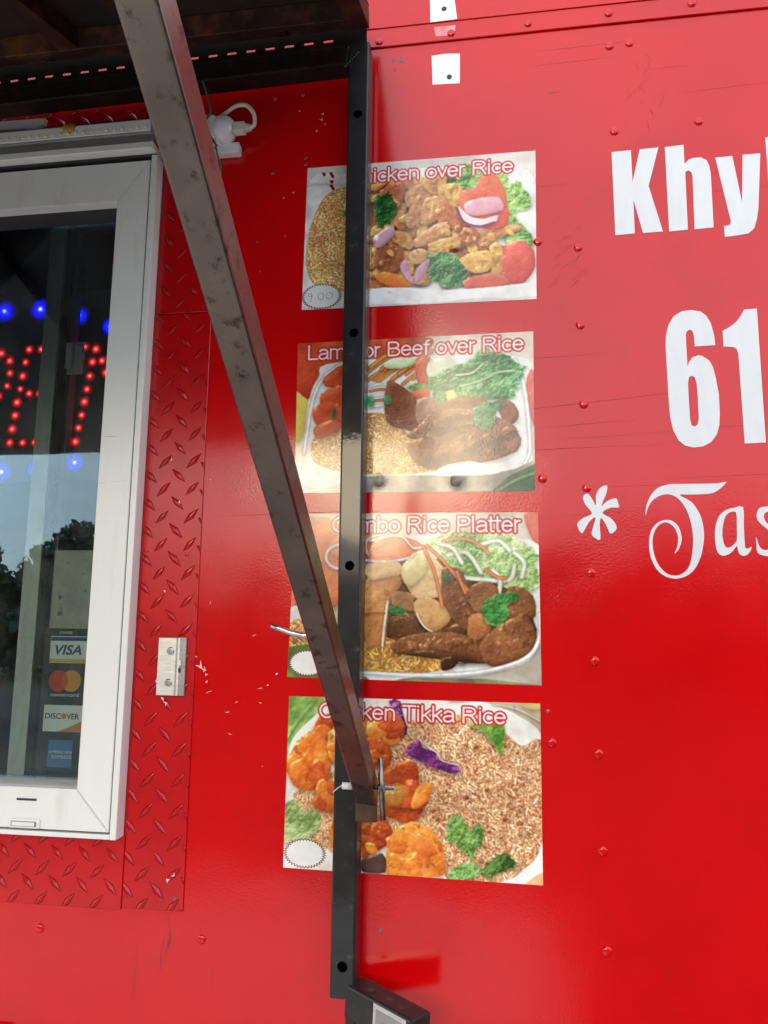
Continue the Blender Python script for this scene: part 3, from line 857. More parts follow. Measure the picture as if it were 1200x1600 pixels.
for k in range(7):
    x = R.uniform(-0.50, -0.3); z = R.uniform(1.9, 2.5); segs.append((x, z, x + R.uniform(-0.004, 0.004), z - R.uniform(0.003, 0.02), 0.0007))
marks("paint_chips", segs, -0.0004, M['chip_white'], "small pale paint chips and nicks")
segs = [(-0.602, 1.192, -0.597, 1.199, 0.005), (-0.595, 1.204, -0.590, 1.211, 0.0035), (-0.629, 1.512, -0.624, 1.502, 0.004), (-0.634, 1.520, -0.628, 1.512, 0.004),
        (-0.643, 1.556, -0.641, 1.542, 0.004), (-0.638, 1.98, -0.633, 1.975, 0.004), (-0.617, 1.895, -0.614, 1.888, 0.003), (-0.640, 1.72, -0.636, 1.715, 0.003)]
marks("paint_chips", [(a, b, c, d, e) for a, b, c, d, e in segs], -0.0062, M['chip_white'], "pale paint chips on the tread plate lugs")
marks("paint_scuffs", [(-0.212, 2.815, -0.206, 2.800, 0.006), (-0.188, 2.818, -0.180, 2.798, 0.008), (-0.2, 2.79, -0.197, 2.783, 0.004), (-0.20, 2.53, -0.197, 2.526, 0.002), (0.10, 2.70, 0.13, 2.702, 0.0015)], -0.0004, M['chip_dark'], "dark scuffs below the riveted band")

# ---------------------------------------------------------------- service window (a part of the truck)
win = base_empty("service_window", (-1.16, 0.0, 1.267))
win.parent = truck
win.matrix_parent_inverse = WORLD_INV[truck.name]
win["label"] = "white framed sliding service window"
FX0, FX1, FZ0, FZ1 = -1.622, -0.694, 1.267, 2.619     # outer edge
IX0, IX1, IZ0, IZ1 = -1.540, -0.777, 1.352, 2.522     # pane edge
def mitre_rail(name, outer, inner, y0, y1, material):
    """one mitred profile: the quad between an outer and an inner edge, given depth, with a small lip"""
    bm = bmesh.new()
    o0, o1 = outer; i0, i1 = inner
    f = [bm.verts.new((p[0], y0, p[1])) for p in (o0, o1, i1, i0)]
    b = [bm.verts.new((p[0], y1, p[1])) for p in (o0, o1, i1, i0)]
    bm.faces.new(f); bm.faces.new(b[::-1])
    for k in range(4):
        bm.faces.new((f[k], b[k], b[(k + 1) % 4], f[(k + 1) % 4]))
    bmesh.ops.bevel(bm, geom=[e for e in bm.edges if e.verts[0].co.y < y0 + 1e-5 and e.verts[1].co.y < y0 + 1e-5], offset=0.0011, segments=2, affect='EDGES')
    return from_bm(name, bm, material, win)
g = 0.0007
# face profile
ax0, ax1, az0, az1 = FX0 + 0.0155, FX1 - 0.0155, FZ0 + 0.0125, FZ1 - 0.010
mitre_rail("frame_rail", ((ax1, az0 + g), (ax1, az1 - g)), ((IX1, IZ0 + g), (IX1, IZ1 - g)), -0.0300, 0.006, M['window_white'])
mitre_rail("frame_rail", ((ax0, az0 + g), (ax0, az1 - g)), ((IX0, IZ0 + g), (IX0, IZ1 - g)), -0.0300, 0.006, M['window_white'])
mitre_rail("frame_rail", ((ax0 + g, az0), (ax1 - g, az0)), ((IX0 + g, IZ0), (IX1 - g, IZ0)), -0.0296, 0.006, M['window_white'])
mitre_rail("frame_rail", ((ax0 + g, az1), (ax1 - g, az1)), ((IX0 + g, IZ1), (IX1 - g, IZ1)), -0.0296, 0.006, M['window_white'])
# dark groove bed and the outer flange
box_obj("seal_groove", FX1 - 0.016, FX1 - 0.011, -0.020, 0.0, FZ0 + 0.003, FZ1 - 0.003, M['groove'], win)
box_obj("seal_groove", FX0 + 0.011, FX1 - 0.0165, -0.020, 0.0, FZ0 + 0.0085, FZ0 + 0.0122, M['groove'], win)
box_obj("outer_flange", FX1 - 0.0125, FX1, -0.0315, -0.0004, FZ0, FZ1, M['window_white'], win, bev=0.0016)
box_obj("outer_flange", FX0, FX0 + 0.0125, -0.0315, -0.0004, FZ0, FZ1, M['window_white'], win, bev=0.0016)
box_obj("outer_flange", FX0 + 0.013, FX1 - 0.013, -0.0312, -0.0004, FZ0 + 0.0004, FZ0 + 0.0088, M['window_white'], win, bev=0.0014)
box_obj("weep_slot", -0.8955, -0.8555, -0.0304, -0.0290, 1.3285, 1.3325, M['groove'], win)
vent = box_obj("vent_cover", -0.9070, -0.8440, -0.0335, -0.0292, 1.2800, 1.2965, M['window_white'], win, bev=0.003)
box_obj("vent_recess", -0.9010, -0.8500, -0.0341, -0.0336, 1.2835, 1.2930, M['sash_grey'], win)
box_obj("vent_flap", -0.8990, -0.8540, -0.0346, -0.0342, 1.2845, 1.2915, M['window_white'], win)
# glazing beads, dark
box_obj("glazing_bead", IX0 + 0.001, IX1 - 0.0005, -0.004, 0.030, IZ1 - 0.030, IZ1 + 0.004, M['groove'], win)
box_obj("glazing_bead", IX0 + 0.001, IX1 - 0.0005, -0.006, 0.050, IZ0 - 0.004, IZ0 + 0.012, M['grey_trim'], win)
box_obj("glazing_bead", IX1 - 0.003, IX1 + 0.004, -0.006, 0.050, IZ0 + 0.013, IZ1 - 0.031, M['groove'], win)
# panes
box_obj("glass_pane", IX0 + 0.002, IX1 - 0.0035, 0.0000, 0.0035, IZ0 + 0.0122, IZ1 - 0.0302, M['glass'], win)
box_obj("glass_pane", IX0 + 0.002, IX1 - 0.0035, 0.0046, 0.0064, IZ0 + 0.0122, IZ1 - 0.0302, M['glass'], win)
# hairline cracks across the right profile
bm = bmesh.new()
for (z, x0, x1, dz) in ((1.926, -0.776, -0.760, 0.001), (1.928, -0.748, -0.712, 0.004), (2.02, -0.772, -0.740, -0.001)):
    v = [bm.verts.new(c_) for c_ in ((x0, -0.03015, z), (x1, -0.03015, z + dz), (x1, -0.03015, z + dz + 0.0003), ((x0 + x1) / 2, -0.03015, z + dz * .3 + 0.0007), (x0, -0.03015, z + 0.0004))]
    bm.faces.new(v)
ck = from_bm("hairline_cracks", bm, M['sash_grey'], win)
ck["kind"] = "stuff"
# sliding sash behind the front pane
box_obj("sash_stile", -0.9475, -0.9110, 0.010, 0.034, IZ0 + 0.0125, IZ1 - 0.031, M['sash'], win, bev=0.0015)
bm = bmesh.new()
add_box(bm, -0.9105, -0.8995, 0.016, 0.030, IZ0 + 0.0125, IZ1 - 0.031)
rb = random.Random(9)
for k in range(230):
    z = IZ0 + 0.014 + k * 0.00485
    add_box(bm, -0.8996, -0.8996 + rb.uniform(0.0012, 0.0042), 0.018, 0.028, z, z + 0.0032)
br = from_bm("brush_seal", bm, M['brush'], win)
br["kind"] = "stuff"
box_obj("sash_stile", -0.9165, -0.8915, 0.036, 0.056, IZ0 + 0.0125, IZ1 - 0.031, M['sash_grey'], win, bev=0.0015)
bm = bmesh.new()
add_box(bm, -0.8985, -0.8620, 0.026, 0.034, 2.172, 2.243, bev=0.004)
add_box(bm, -0.895, -0.880, 0.014, 0.026, 2.180, 2.238, bev=0.003)
add_tube(bm, [(-0.872, 0.020, 2.231), (-0.856, 0.012, 2.222), (-0.852, 0.012, 2.197)], [0.0055, 0.005, 0.004], 8)
from_bm("latch", bm, M['plastic'], win)

# ---------------------------------------------------------------- light strip over the window
strip = base_empty("light_strip", (-1.16, -0.03, 2.64))
tag(strip, "unlit white LED light strip over the service window", "light strip")
box_obj("housing", -1.62, -0.700, -0.050, -0.001, 2.6565, 2.6890, M['grey_trim'], strip, bev=0.002)
box_obj("diffuser", -1.62, -0.702, -0.0530, -0.0502, 2.6605, 2.6850, M['window_white'], strip, bev=0.0008)
box_obj("channel", -1.62, -0.700, -0.044, -0.001, 2.6400, 2.6562, M['grey_trim'], strip, bev=0.003)
box_obj("channel_lip", -1.62, -0.698, -0.047, -0.001, 2.6255, 2.6395, M['window_white'], strip, bev=0.0015)
box_obj("seal_gap", -1.61, -0.700, -0.026, -0.001, 2.6195, 2.6253, M['groove'], strip)
bm = bmesh.new(); add_box(bm, -0.0033, 0.0033, -0.0014, 0, -0.0033, 0.0033, bev=0.0005, seg=1)
me = bpy.data.meshes.new("led_chip"); bm.to_mesh(me); bm.free(); me.materials.append(M['led_dot'])
chip = mesh_obj("led_chip", me, None, strip); chip.location = (-0.7125, -0.0532, 2.6690)
for k in range(1, 34):
    instance(chip, strip, (-0.7125 - 0.0172 * k, -0.0532, 2.6690))
bm = bmesh.new()
bmesh.ops.create_icosphere(bm, subdivisions=3, radius=1.0)
for v in bm.verts:
    f = 1 + 0.25 * math.sin(v.co.x * 7 + 1) * math.sin(v.co.z * 6) + 0.12 * math.sin(v.co.x * 17)
    v.co = Vector((-0.884 + v.co.x * 0.0155 * f, -0.0525 + v.co.y * 0.006, 2.6800 + v.co.z * 0.0120 * f))
from_bm("glue_blob", bm, M['foam'], strip, smooth=True)

# torn piece of white plastic under the header tube
bm = bmesh.new()
prof = [(-1.30, 2.747), (-1.30, 2.722), (-1.09, 2.7235), (-1.02, 2.7225), (-1.005, 2.718), (-0.985, 2.7195), (-0.978, 2.726), (-0.970, 2.727), (-0.968, 2.742)]
f = [bm.verts.new((x, -0.012, z)) for x, z in prof]; b = [bm.verts.new((x, -0.003, z)) for x, z in prof]
bm.faces.new(f); bm.faces.new(b[::-1])
for k in range(len(prof)):
    bm.faces.new((f[k], b[k], b[(k + 1) % len(prof)], f[(k + 1) % len(prof)]))
tag(from_bm("plastic_strip", bm, M['plastic']), "torn white plastic strip under the rusty header tube", "plastic strip")

# ---------------------------------------------------------------- black support frame bolted to the side
frame = base_empty("support_frame", (-0.264, -0.03, 1.05))
tag(frame, "black steel post and header tube fixed on the red panel", "metal frame")
def holed_bar(name, x0, x1, z0, z1, yf, yb, holes, r, material, parent):
    """square tube whose front has real round holes"""
    bm = bmesh.new()
    n = 20
    rr = 0.004
    def front_quad(za, zb):
        bm.faces.new([bm.verts.new(p) for p in ((x0 + rr, yf, za), (x1 - rr, yf, za), (x1 - rr, yf, zb), (x0 + rr, yf, zb))])
    zs = z0
    w = (x1 - x0 - 2 * rr) / 2
    for hz in sorted(holes):
        za, zb = hz - 0.022, hz + 0.022
        front_quad(zs, za)
        cx = (x0 + x1) / 2
        sq, ci, cb = [], [], []
        for k in range(n):
            a = 2 * math.pi * k / n
            c, s = math.cos(a), math.sin(a)
            m_ = max(abs(c) / w, abs(s) / 0.022)
            sq.append(bm.verts.new((cx + c / m_, yf, hz + s / m_)))
            ci.append(bm.verts.new((cx + r * c, yf, hz + r * s)))
            cb.append(bm.verts.new((cx + r * c, yf + 0.0035, hz + r * s)))
        for k in range(n):
            j = (k + 1) % n
            bm.faces.new((sq[k], sq[j], ci[j], ci[k]))
            bm.faces.new((ci[k], ci[j], cb[j], cb[k]))
        # the four corners the ray-fan leaves open
        for sx in (-1, 1):
            for sz in (-1, 1):
                cand = [v for v in sq if (v.co.x - cx) * sx > 0 and (v.co.z - hz) * sz > 0]
                onx = max((v for v in cand if abs(abs(v.co.x - cx) - w) < 1e-6), key=lambda v: abs(v.co.z - hz))
                onz = max((v for v in cand if abs(abs(v.co.z - hz) - 0.022) < 1e-6), key=lambda v: abs(v.co.x - cx))
                if (onx.co - onz.co).length > 1e-6:
                    bm.faces.new((onx, onz, bm.verts.new((cx + sx * w, yf, hz + sz * 0.022))))
        zs = zb
    front_quad(zs, z1)
    # rounded corners and sides
    arc = lambda cx, s: [(cx + s * rr * math.sin(t), yf + rr - rr * math.cos(t)) for t in (0, math.pi / 8, math.pi / 4, 3 * math.pi / 8, math.pi / 2)]
    for cx, s, side in ((x0 + rr, -1, x0), (x1 - rr, 1, x1)):
        pr = arc(cx, s) + [(side, yb)]
        lo = [bm.verts.new((x, y, z0)) for x, y in pr]; hi = [bm.verts.new((x, y, z1)) for x, y in pr]
        for k in range(len(pr) - 1):
            bm.faces.new((lo[k], lo[k + 1], hi[k + 1], hi[k]))
    bm.faces.new([bm.verts.new(p) for p in ((x0, yb, z0), (x1, yb, z0), (x1, yb, z1), (x0, yb, z1))])
    # inner back so that the holes look into a dark tube
    bm.faces.new([bm.verts.new(p) for p in ((x0 + 0.003, yb - 0.004, z0), (x1 - 0.003, yb - 0.004, z0), (x1 - 0.003, yb - 0.004, z1), (x0 + 0.003, yb - 0.004, z1))])
    for z in (z0, z1):
        bm.faces.new([bm.verts.new(p) for p in ((x0 + rr * .3, yf + rr * .3, z), (x1 - rr * .3, yf + rr * .3, z), (x1, yb, z), (x0, yb, z))])
    bmesh.ops.remove_doubles(bm, verts=bm.verts, dist=1e-6)
    o = from_bm(name, bm, material, parent)
    return o
PX0, PX1 = -0.2875, -0.2455
post = holed_bar("post", PX0, PX1, 1.048, 2.805, -0.060, -0.016, [1.097, 1.762, 2.199, 2.649], 0.0088, M['black_steel'], frame)
# header tube: hangs a little to the left
bm = bmesh.new()
add_box(bm, -2.55, PX0 - 0.0005, -0.060, -0.016, 2.762, 2.803, bev=0.004, seg=3)
for v in bm.verts:
    v.co.z += 0.022 * (v.co.x - PX0)
from_bm("header_tube", bm, M['rusty_black'], frame)
# stand-off cleats that hold the post to the wall
for z in (1.30, 1.95, 2.55):
    box_obj("cleat", -0.279, -0.254, -0.0165, -0.0003, z, z + 0.05, M['black_steel'], frame)
box_obj("cleat", -1.6, -1.575, -0.0165, -0.0003, 2.735, 2.77, M['black_steel'], frame)
# weld beads
for (x, z) in [(-0.287, 2.768)]:
    bm = bmesh.new()
    for k in range(7):
        bmesh.ops.create_icosphere(bm, subdivisions=1, radius=0.0038, matrix=Matrix.Translation((x + (k - 3) * 0.0042 + (0.006 if z > 2 else 0), -0.0605, z + (0.0045 * (k - 3) if z > 2 else 0.0025 * math.sin(k * 2.1)))))
    w_ = from_bm("weld_bead", bm, M['black_steel'], frame, smooth=True)
# angled foot arm
bm = bmesh.new()
add_box(bm, 0.0, 0.150, -0.022, 0.022, -0.052, 0.0, bev=0.004, seg=3)
add_tube(bm, [(0.044, -0.005, -0.002), (0.044, -0.005, 0.0008)], 0.0085, 16)
rotm = Matrix.Translation((-0.249, -0.040, 1.071)) @ Matrix.Rotation(-0.62, 4, 'Z') @ Matrix.Rotation(0.05, 4, 'Y')
bmesh.ops.transform(bm, matrix=rotm, verts=bm.verts)
arm = from_bm("foot_arm", bm, M['black_steel'], frame)
bm = bmesh.new(); add_tube(bm, [(0.044, -0.005, 0.0004), (0.044, -0.005, 0.0013)], 0.0062, 16)
bmesh.ops.transform(bm, matrix=rotm, verts=bm.verts); from_bm("bolt_hole", bm, M['rust'], arm)
bm = bmesh.new(); add_box(bm, 0.068, 0.138, -0.0232, -0.0222, -0.050, -0.004)
bmesh.ops.transform(bm, matrix=rotm, verts=bm.verts); lab = from_bm("silver_label", bm, M['aluminium'], arm)
bm = bmesh.new(); add_box(bm, 0.074, 0.132, -0.0238, -0.0233, -0.048, -0.011)
bmesh.ops.transform(bm, matrix=rotm, verts=bm.verts); from_bm("label_field", bm, M['grey_trim'], arm)
bm = bmesh.new()
add_box(bm, -0.2610, -0.2440, -0.058, -0.020, 1.000, 1.0475, bev=0.003)
from_bm("foot_plate", bm, M['black_steel'], frame)
# bent hook rod sticking out to the left
tube_obj("hook", [(-0.406, -0.064, 1.6535), (-0.392, -0.064, 1.6500), (-0.372, -0.064, 1.6430), (-0.350, -0.064, 1.6385), (-0.318, -0.064, 1.6375), (-0.2865, -0.050, 1.638)], 0.0052, M['zinc'], frame, 10)
# rusted hinge tab at the lower joint
box_obj("hinge_tab", -0.2450, -0.2085, -0.082, -0.074, 1.332, 1.372, M['rust'], frame, bev=0.002)
box_obj("hinge_tab", -0.2453, -0.2390, -0.074, -0.020, 1.334, 1.370, M['rust'], frame, bev=0.0015)

# ---------------------------------------------------------------- diagonal prop bar
bar = base_empty("prop_bar", (-0.2262, -0.09, 1.36))
tag(bar, "diagonal square steel bar propping up the awning", "prop bar")
a_ = Vector((-0.2262, -0.090, 1.390)); b_ = Vector((-0.2536, -0.9401, 2.1086))
dv = (b_ - a_).normalized()
ex = (Vector((1, 0, 0)) - dv * dv.x).normalized()
nn = ex.cross(dv)
if nn.z > 0: nn = -nn
c_, s_ = math.cos(0.0625), math.sin(0.0625)
ex, nn = ex * c_ + nn * s_, -ex * s_ + nn * c_
Mb = Matrix(((ex.x, dv.x, nn.x, a_.x), (ex.y, dv.y, nn.y, a_.y), (ex.z, dv.z, nn.z, a_.z), (0, 0, 0, 1)))
bm = bmesh.new()
HS = 0.0349 / 2
add_box(bm, -HS, HS, -0.030, 1.66, -HS, HS, bev=0.0038, seg=3)
bo = from_bm("square_tube", bm, M['bare_steel'], None)
bo.parent = bar
bo.matrix_parent_inverse = WORLD_INV[bar.name]
bo.matrix_world = Mb
bo.matrix_basis = Mb
BY, BZ = -0.090, 1.3905
tube_obj("bolt", [(-0.2625, BY, BZ), (-0.1985, BY, BZ)], 0.0042, M['dark_zinc'], bar, 10)
bm = bmesh.new()     # threaded end
pts = []; rs = []
for k in range(19):
    pts.append((-0.1985 + k * 0.0011, BY, BZ)); rs.append(0.0046 if k % 2 else 0.0037)
add_tube(bm, pts, rs, 12)
from_bm("bolt_thread", bm, M['zinc'], bar)
tube_obj("bolt_head", [(-0.2660, BY, BZ), (-0.2485, BY, BZ)], 0.0062, M['plastic'], bar, 6)
bm = bmesh.new()
add_tube(bm, [(-0.2035, BY, BZ), (-0.1930, BY, BZ)], 0.0088, 6)
from_bm("nut", bm, M['dark_zinc'], bar)
tube_obj("handle_rod", [(-0.2020, BY - 0.004, 1.4385), (-0.1990, BY - 0.004, 1.391), (-0.1955, BY - 0.004, 1.3400)], 0.0048, M['dark_zinc'], bar, 10)
tube_obj("twine", [(-0.262, BY, BZ + 0.004), (-0.272, -0.066, 1.386), (-0.281, -0.062, 1.380), (-0.288, -0.060, 1.373), (-0.289, -0.050, 1.368)], 0.0011, M['cream_cable'], bar, 5)

# ---------------------------------------------------------------- awning hatch, hinged above the header tube
T = math.atan(0.33)
awn = empty("awning", (0, -0.055, 2.838), (T, 0, 0))      # local -Y runs outward and down
tag(awn, "rusty brown awning hatch with dark underside hinged over the window", "awning")
AX0, AX1, AL = -2.60, -0.246, 1.52
def abox(name, *a, mat='awning_steel', bev=0.002):
    bm = bmesh.new(); add_box(bm, *a, bev, 2)
    me = bpy.data.meshes.new(name); bmesh.ops.recalc_face_normals(bm, faces=bm.faces); bm.to_mesh(me); bm.free()
    me.materials.append(M[mat])
    return _plain_mesh_obj(name, me, None, awn)
abox("cover_sheet", AX0, AX1, -AL, -0.002, 0.0405, 0.0425, mat='awning_sheet', bev=0)
abox("hinge_beam", AX0 + 0.041, AX1 - 0.043, -0.046, -0.004, 0.0, 0.040)
abox("front_beam", AX0 + 0.041, AX1 - 0.043, -AL, -AL + 0.04, 0.0, 0.040)
abox("side_beam", AX1 - 0.042, AX1, -AL, -0.004, -0.002, 0.040)
abox("side_beam", AX0, AX0 + 0.040, -AL, -0.004, -0.002, 0.040)
for x in (-0.885, -1.45, -2.05):
    abox("rib", x, x + 0.040, -AL + 0.041, -0.047, 0.001, 0.040)
for (x, y) in ((-0.93, -0.022), (-0.42, -0.022)):
    bm = bmesh.new()
    add_tube(bm, [(x, y, -0.003), (x, y, 0.0)], 0.011, 14)
    add_tube(bm, [(x, y, -0.0045), (x, y, -0.003)], 0.005, 8)
    me = bpy.data.meshes.new("bolt_washer"); bm.to_mesh(me); bm.free(); me.materials.append(M['bare_steel'])
    _plain_mesh_obj("bolt_washer", me, None, awn)
# slotted hinge leaf between the tube and the beam
leaf = base_empty("slotted_hinge", (-1.2, -0.056, 2.80))
tag(leaf, "dark slotted hinge strip with light showing through its slots", "hinge strip")
def hz(x): return 0.022 * (x - PX0)
def leafbox(name, x0, x1, z0, z1, nx=1):
    bm = bmesh.new()
    add_box(bm, x0, x1, -0.0560, -0.0530, z0, z1)
    for v in bm.verts: v.co.z += hz(v.co.x)
    return bm
bm = leafbox("a", -2.55, -0.252, 2.8035, 2.8165)
from_bm("lower_leaf", bm, M['rusty_black'], leaf)
bm = leafbox("a", -2.55, -0.252, 2.8235, 2.842)
for v in bm.verts:
    if v.co.z > 2.8237 + hz(v.co.x) + 0.004: v.co.z = 2.8465
from_bm("upper_leaf", bm, M['rusty_black'], leaf)
k = 0
x = -0.300
bm = bmesh.new()
while x > -2.5:
    xa = x - 0.0205
    vs0 = len(bm.verts)
    vv = add_box(bm, xa, x, -0.0562, -0.0528, 2.8160, 2.8240)
    for v in vv: v.co.z += hz(v.co.x)
    x -= 0.0405
kn = from_bm("knuckles", bm, M['rusty_black'], leaf)
kn["kind"] = "stuff"
bm = leafbox("a", -0.3, -0.252, 2.8162, 2.8237)
from_bm("end_plate", bm, M['black_steel'], leaf)

# ---------------------------------------------------------------- plug and cable of the light strip
plug = base_empty("cable_plug", (-0.55, -0.02, 2.62))
tag(plug, "white plastic plug adaptor with a cream cable loop on the wall", "plug adaptor")
bm = bmesh.new()
add_box(bm, -0.640, -0.522, -0.022, -0.0005, 2.6165, 2.640, bev=0.004)
from_bm("base", bm, M['plastic'], plug)
bm = bmesh.new()
bmesh.ops.create_uvsphere(bm, u_segments=28, v_segments=16, radius=1.0)
for v in bm.verts:
    t = max(0.0, -v.co.z)
    v.co = Vector((-0.556 + v.co.x * 0.029 * (1 - 0.12 * t), -0.024 + v.co.y * 0.026, 2.664 + v.co.z * 0.032))
from_bm("body", bm, M['plastic'], plug, smooth=True)
bm = bmesh.new()
add_box(bm, -0.6200, -0.566, -0.045, -0.002, 2.634, 2.692, bev=0.008, seg=3)
from_bm("body", bm, M['plastic'], plug)
bm = bmesh.new()
add_box(bm, -0.531, -0.506, -0.040, -0.020, 2.6515, 2.6725, bev=0.003)
add_tube(bm, [(-0.507, -0.030, 2.662), (-0.494, -0.030, 2.661)], [0.0078, 0.0058], 10)
for k in range(3):
    add_tube(bm, [(-0.5045 + k * 0.004, -0.030, 2.6618), (-0.5025 + k * 0.004, -0.030, 2.6616)], 0.0088 - 0.001 * k, 10)
from_bm("connector", bm, M['cream_cable'], plug)
loop = smooth_curve([(-0.496, -0.030, 2.661), (-0.4865, -0.032, 2.668), (-0.4885, -0.036, 2.690), (-0.503, -0.038, 2.7065), (-0.525, -0.036, 2.7095), (-0.550, -0.030, 2.700), (-0.575, -0.026, 2.688), (-0.61, -0.02, 2.68), (-0.70, -0.02, 2.672)], 8)
bm = bmesh.new()
add_tube(bm, loop, 0.0042, 8)
from_bm("cable", bm, M['cream_cable'], plug, smooth=True)
wire = smooth_curve([(-0.593, -0.058, 2.762), (-0.588, -0.054, 2.745), (-0.580, -0.046, 2.715), (-0.575, -0.050, 2.690), (-0.584, -0.052, 2.665), (-0.578, -0.049, 2.645), (-0.5665, -0.040, 2.628), (-0.5650, -0.030, 2.612), (-0.561, -0.018, 2.590), (-0.562, -0.014, 2.566)], 8)
bm = bmesh.new()
add_tube(bm, wire, 0.0023, 7)
add_tube(bm, [(-0.572, -0.045, 2.630), (-0.560, -0.040, 2.621), (-0.570, -0.043, 2.618), (-0.561, -0.038, 2.612)], 0.002, 6)
tag(from_bm("green_wire", bm, M['green_wire'], None, smooth=True), "green twist wire tied round the white plug adaptor", "wire")

# ---------------------------------------------------------------- small aluminium catch on the tread plate
brk = base_empty("door_catch", (-0.612, -0.01, 1.525))
tag(brk, "scratched aluminium angle catch screwed to the tread plate", "metal bracket")
bm = bmesh.new()
add_box(bm, -0.6415, -0.6055, -0.0090, -0.0034, 1.5235, 1.6300, bev=0.0008)
add_box(bm, -0.6052, -0.5990, -0.0085, -0.0034, 1.5236, 1.6299)
from_bm("base_flange", bm, M['aluminium'], brk)
bm = bmesh.new()
f = [bm.verts.new(p) for p in ((-0.6065, -0.0092, 1.5234), (-0.5885, -0.0055, 1.5236), (-0.5875, -0.0036, 1.5236), (-0.6065, -0.0036, 1.5234))]
t_ = [bm.verts.new((v.co.x + 0.0005, v.co.y, 1.6302)) for v in f]
bm.faces.new(f[::-1]); bm.faces.new(t_)
for k in range(4): bm.faces.new((f[k], f[(k + 1) % 4], t_[(k + 1) % 4], t_[k]))
from_bm("side_flange", bm, M['grey_trim'], brk)
BIG = screw_mesh("screw", 0.0074); BIG.materials.append(M['zinc'])
for (x, z) in ((-0.6165, 1.6055), (-0.6180, 1.5470)):
    s = mesh_obj("screw", BIG, None, brk); s.location = (x, -0.0090, z)
flat_poly("worn_spot", [[(-0.6010, 1.5900), (-0.5960, 1.5880), (-0.5955, 1.5790), (-0.6000, 1.5780), (-0.6015, 1.5840)]], -0.0086, 0.0004, M['window_white'], brk)
flat_poly("worn_spot", [[(-0.6005, 1.5735), (-0.5955, 1.5745), (-0.5950, 1.5660), (-0.5995, 1.5655)]], -0.0086, 0.0004, M['groove'], brk)

brk.location.y -= 0.0026

# ---------------------------------------------------------------- LED sign inside the window
sign = base_empty("led_sign", (-1.19, 0.075, 1.955))
tag(sign, "lit LED OPEN sign with red letters and blue border behind the glass", "neon sign")
box_obj("sign_board", -1.60, -0.784, 0.066, 0.074, 1.950, 2.375, M['sign_board'], sign, bev=0.003)
red_me = dome_mesh("led", 0.0130, 0.0012, 16, 4); red_me.materials.append(M['led_red'])  # disc reaches past the diode to carry the painted halo
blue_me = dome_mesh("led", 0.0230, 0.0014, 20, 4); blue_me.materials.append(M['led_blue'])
src = {}
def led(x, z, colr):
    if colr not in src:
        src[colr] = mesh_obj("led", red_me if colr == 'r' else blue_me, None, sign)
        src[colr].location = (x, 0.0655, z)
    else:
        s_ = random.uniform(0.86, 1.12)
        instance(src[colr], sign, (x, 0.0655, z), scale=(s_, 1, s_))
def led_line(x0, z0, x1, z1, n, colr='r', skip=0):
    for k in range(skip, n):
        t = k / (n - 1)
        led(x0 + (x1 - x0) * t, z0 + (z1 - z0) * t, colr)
# E
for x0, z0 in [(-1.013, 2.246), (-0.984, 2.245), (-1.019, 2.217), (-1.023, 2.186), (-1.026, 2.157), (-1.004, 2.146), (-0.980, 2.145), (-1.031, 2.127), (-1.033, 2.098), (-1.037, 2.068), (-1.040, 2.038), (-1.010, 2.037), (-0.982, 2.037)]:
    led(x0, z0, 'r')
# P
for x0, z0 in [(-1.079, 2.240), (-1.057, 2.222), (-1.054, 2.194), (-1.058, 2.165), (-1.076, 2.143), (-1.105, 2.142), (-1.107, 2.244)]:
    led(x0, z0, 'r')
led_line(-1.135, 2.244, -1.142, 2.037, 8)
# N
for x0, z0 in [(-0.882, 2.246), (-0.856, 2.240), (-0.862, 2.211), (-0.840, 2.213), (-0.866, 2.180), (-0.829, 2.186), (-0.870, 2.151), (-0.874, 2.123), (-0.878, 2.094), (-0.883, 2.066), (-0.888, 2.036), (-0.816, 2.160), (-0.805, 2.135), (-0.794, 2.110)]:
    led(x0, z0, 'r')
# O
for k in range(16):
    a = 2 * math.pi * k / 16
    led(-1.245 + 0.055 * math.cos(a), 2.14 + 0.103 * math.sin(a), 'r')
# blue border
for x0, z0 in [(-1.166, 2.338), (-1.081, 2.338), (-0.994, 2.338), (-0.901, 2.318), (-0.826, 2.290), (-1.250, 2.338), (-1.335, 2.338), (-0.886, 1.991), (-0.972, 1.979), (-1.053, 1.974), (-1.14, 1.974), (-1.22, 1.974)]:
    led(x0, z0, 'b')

# ---------------------------------------------------------------- card and payment sticker behind the glass
tag(box_obj("grey_card", -0.889, -0.784, 0.0230, 0.0240, 1.640, 1.8000, M['card']), "plain grey card standing behind the window glass above the payment sticker", "card")
stk = base_empty("payment_sticker", (-0.84, 0.006, 1.376))
tag(stk, "black payment card sticker with VISA and DISCOVER panels inside the glass", "sticker")
box_obj("backing", -0.8872, -0.7840, 0.0080, 0.0086, 1.3765, 1.6450, M['print_black'], stk)
def panel(name, x0, x1, z0, z1, mat, y=0.0075):
    return box_obj(name, x0, x1, y, y + 0.0004, z0, z1, M[mat], stk)
panel("visa_panel", -0.8740, -0.7850, 1.5785, 1.6300, 'print_white')
panel("visa_blue_band", -0.8732, -0.7852, 1.6210, 1.6286, 'print_navy', 0.0070)
panel("visa_gold_band", -0.8736, -0.7852, 1.5792, 1.5862, 'print_gold', 0.0070)
text_obj("lettering", "CHASE", -0.8566, 1.6345, 0.0270, 0.0052, 0.0074, 0.0003, M['print_white'], stk)
bm = bmesh.new()
for k in range(8):
    a0, a1 = k * math.pi / 4 + 0.2, (k + 1) * math.pi / 4 - 0.12
    v = [bm.verts.new((-0.8222 + r * math.cos(a), 0.0075, 1.6371 + r * math.sin(a))) for r, a in ((0.0034, a0), (0.0034, a1), (0.0021, a1), (0.0021, a0))]
    bm.faces.new(v)
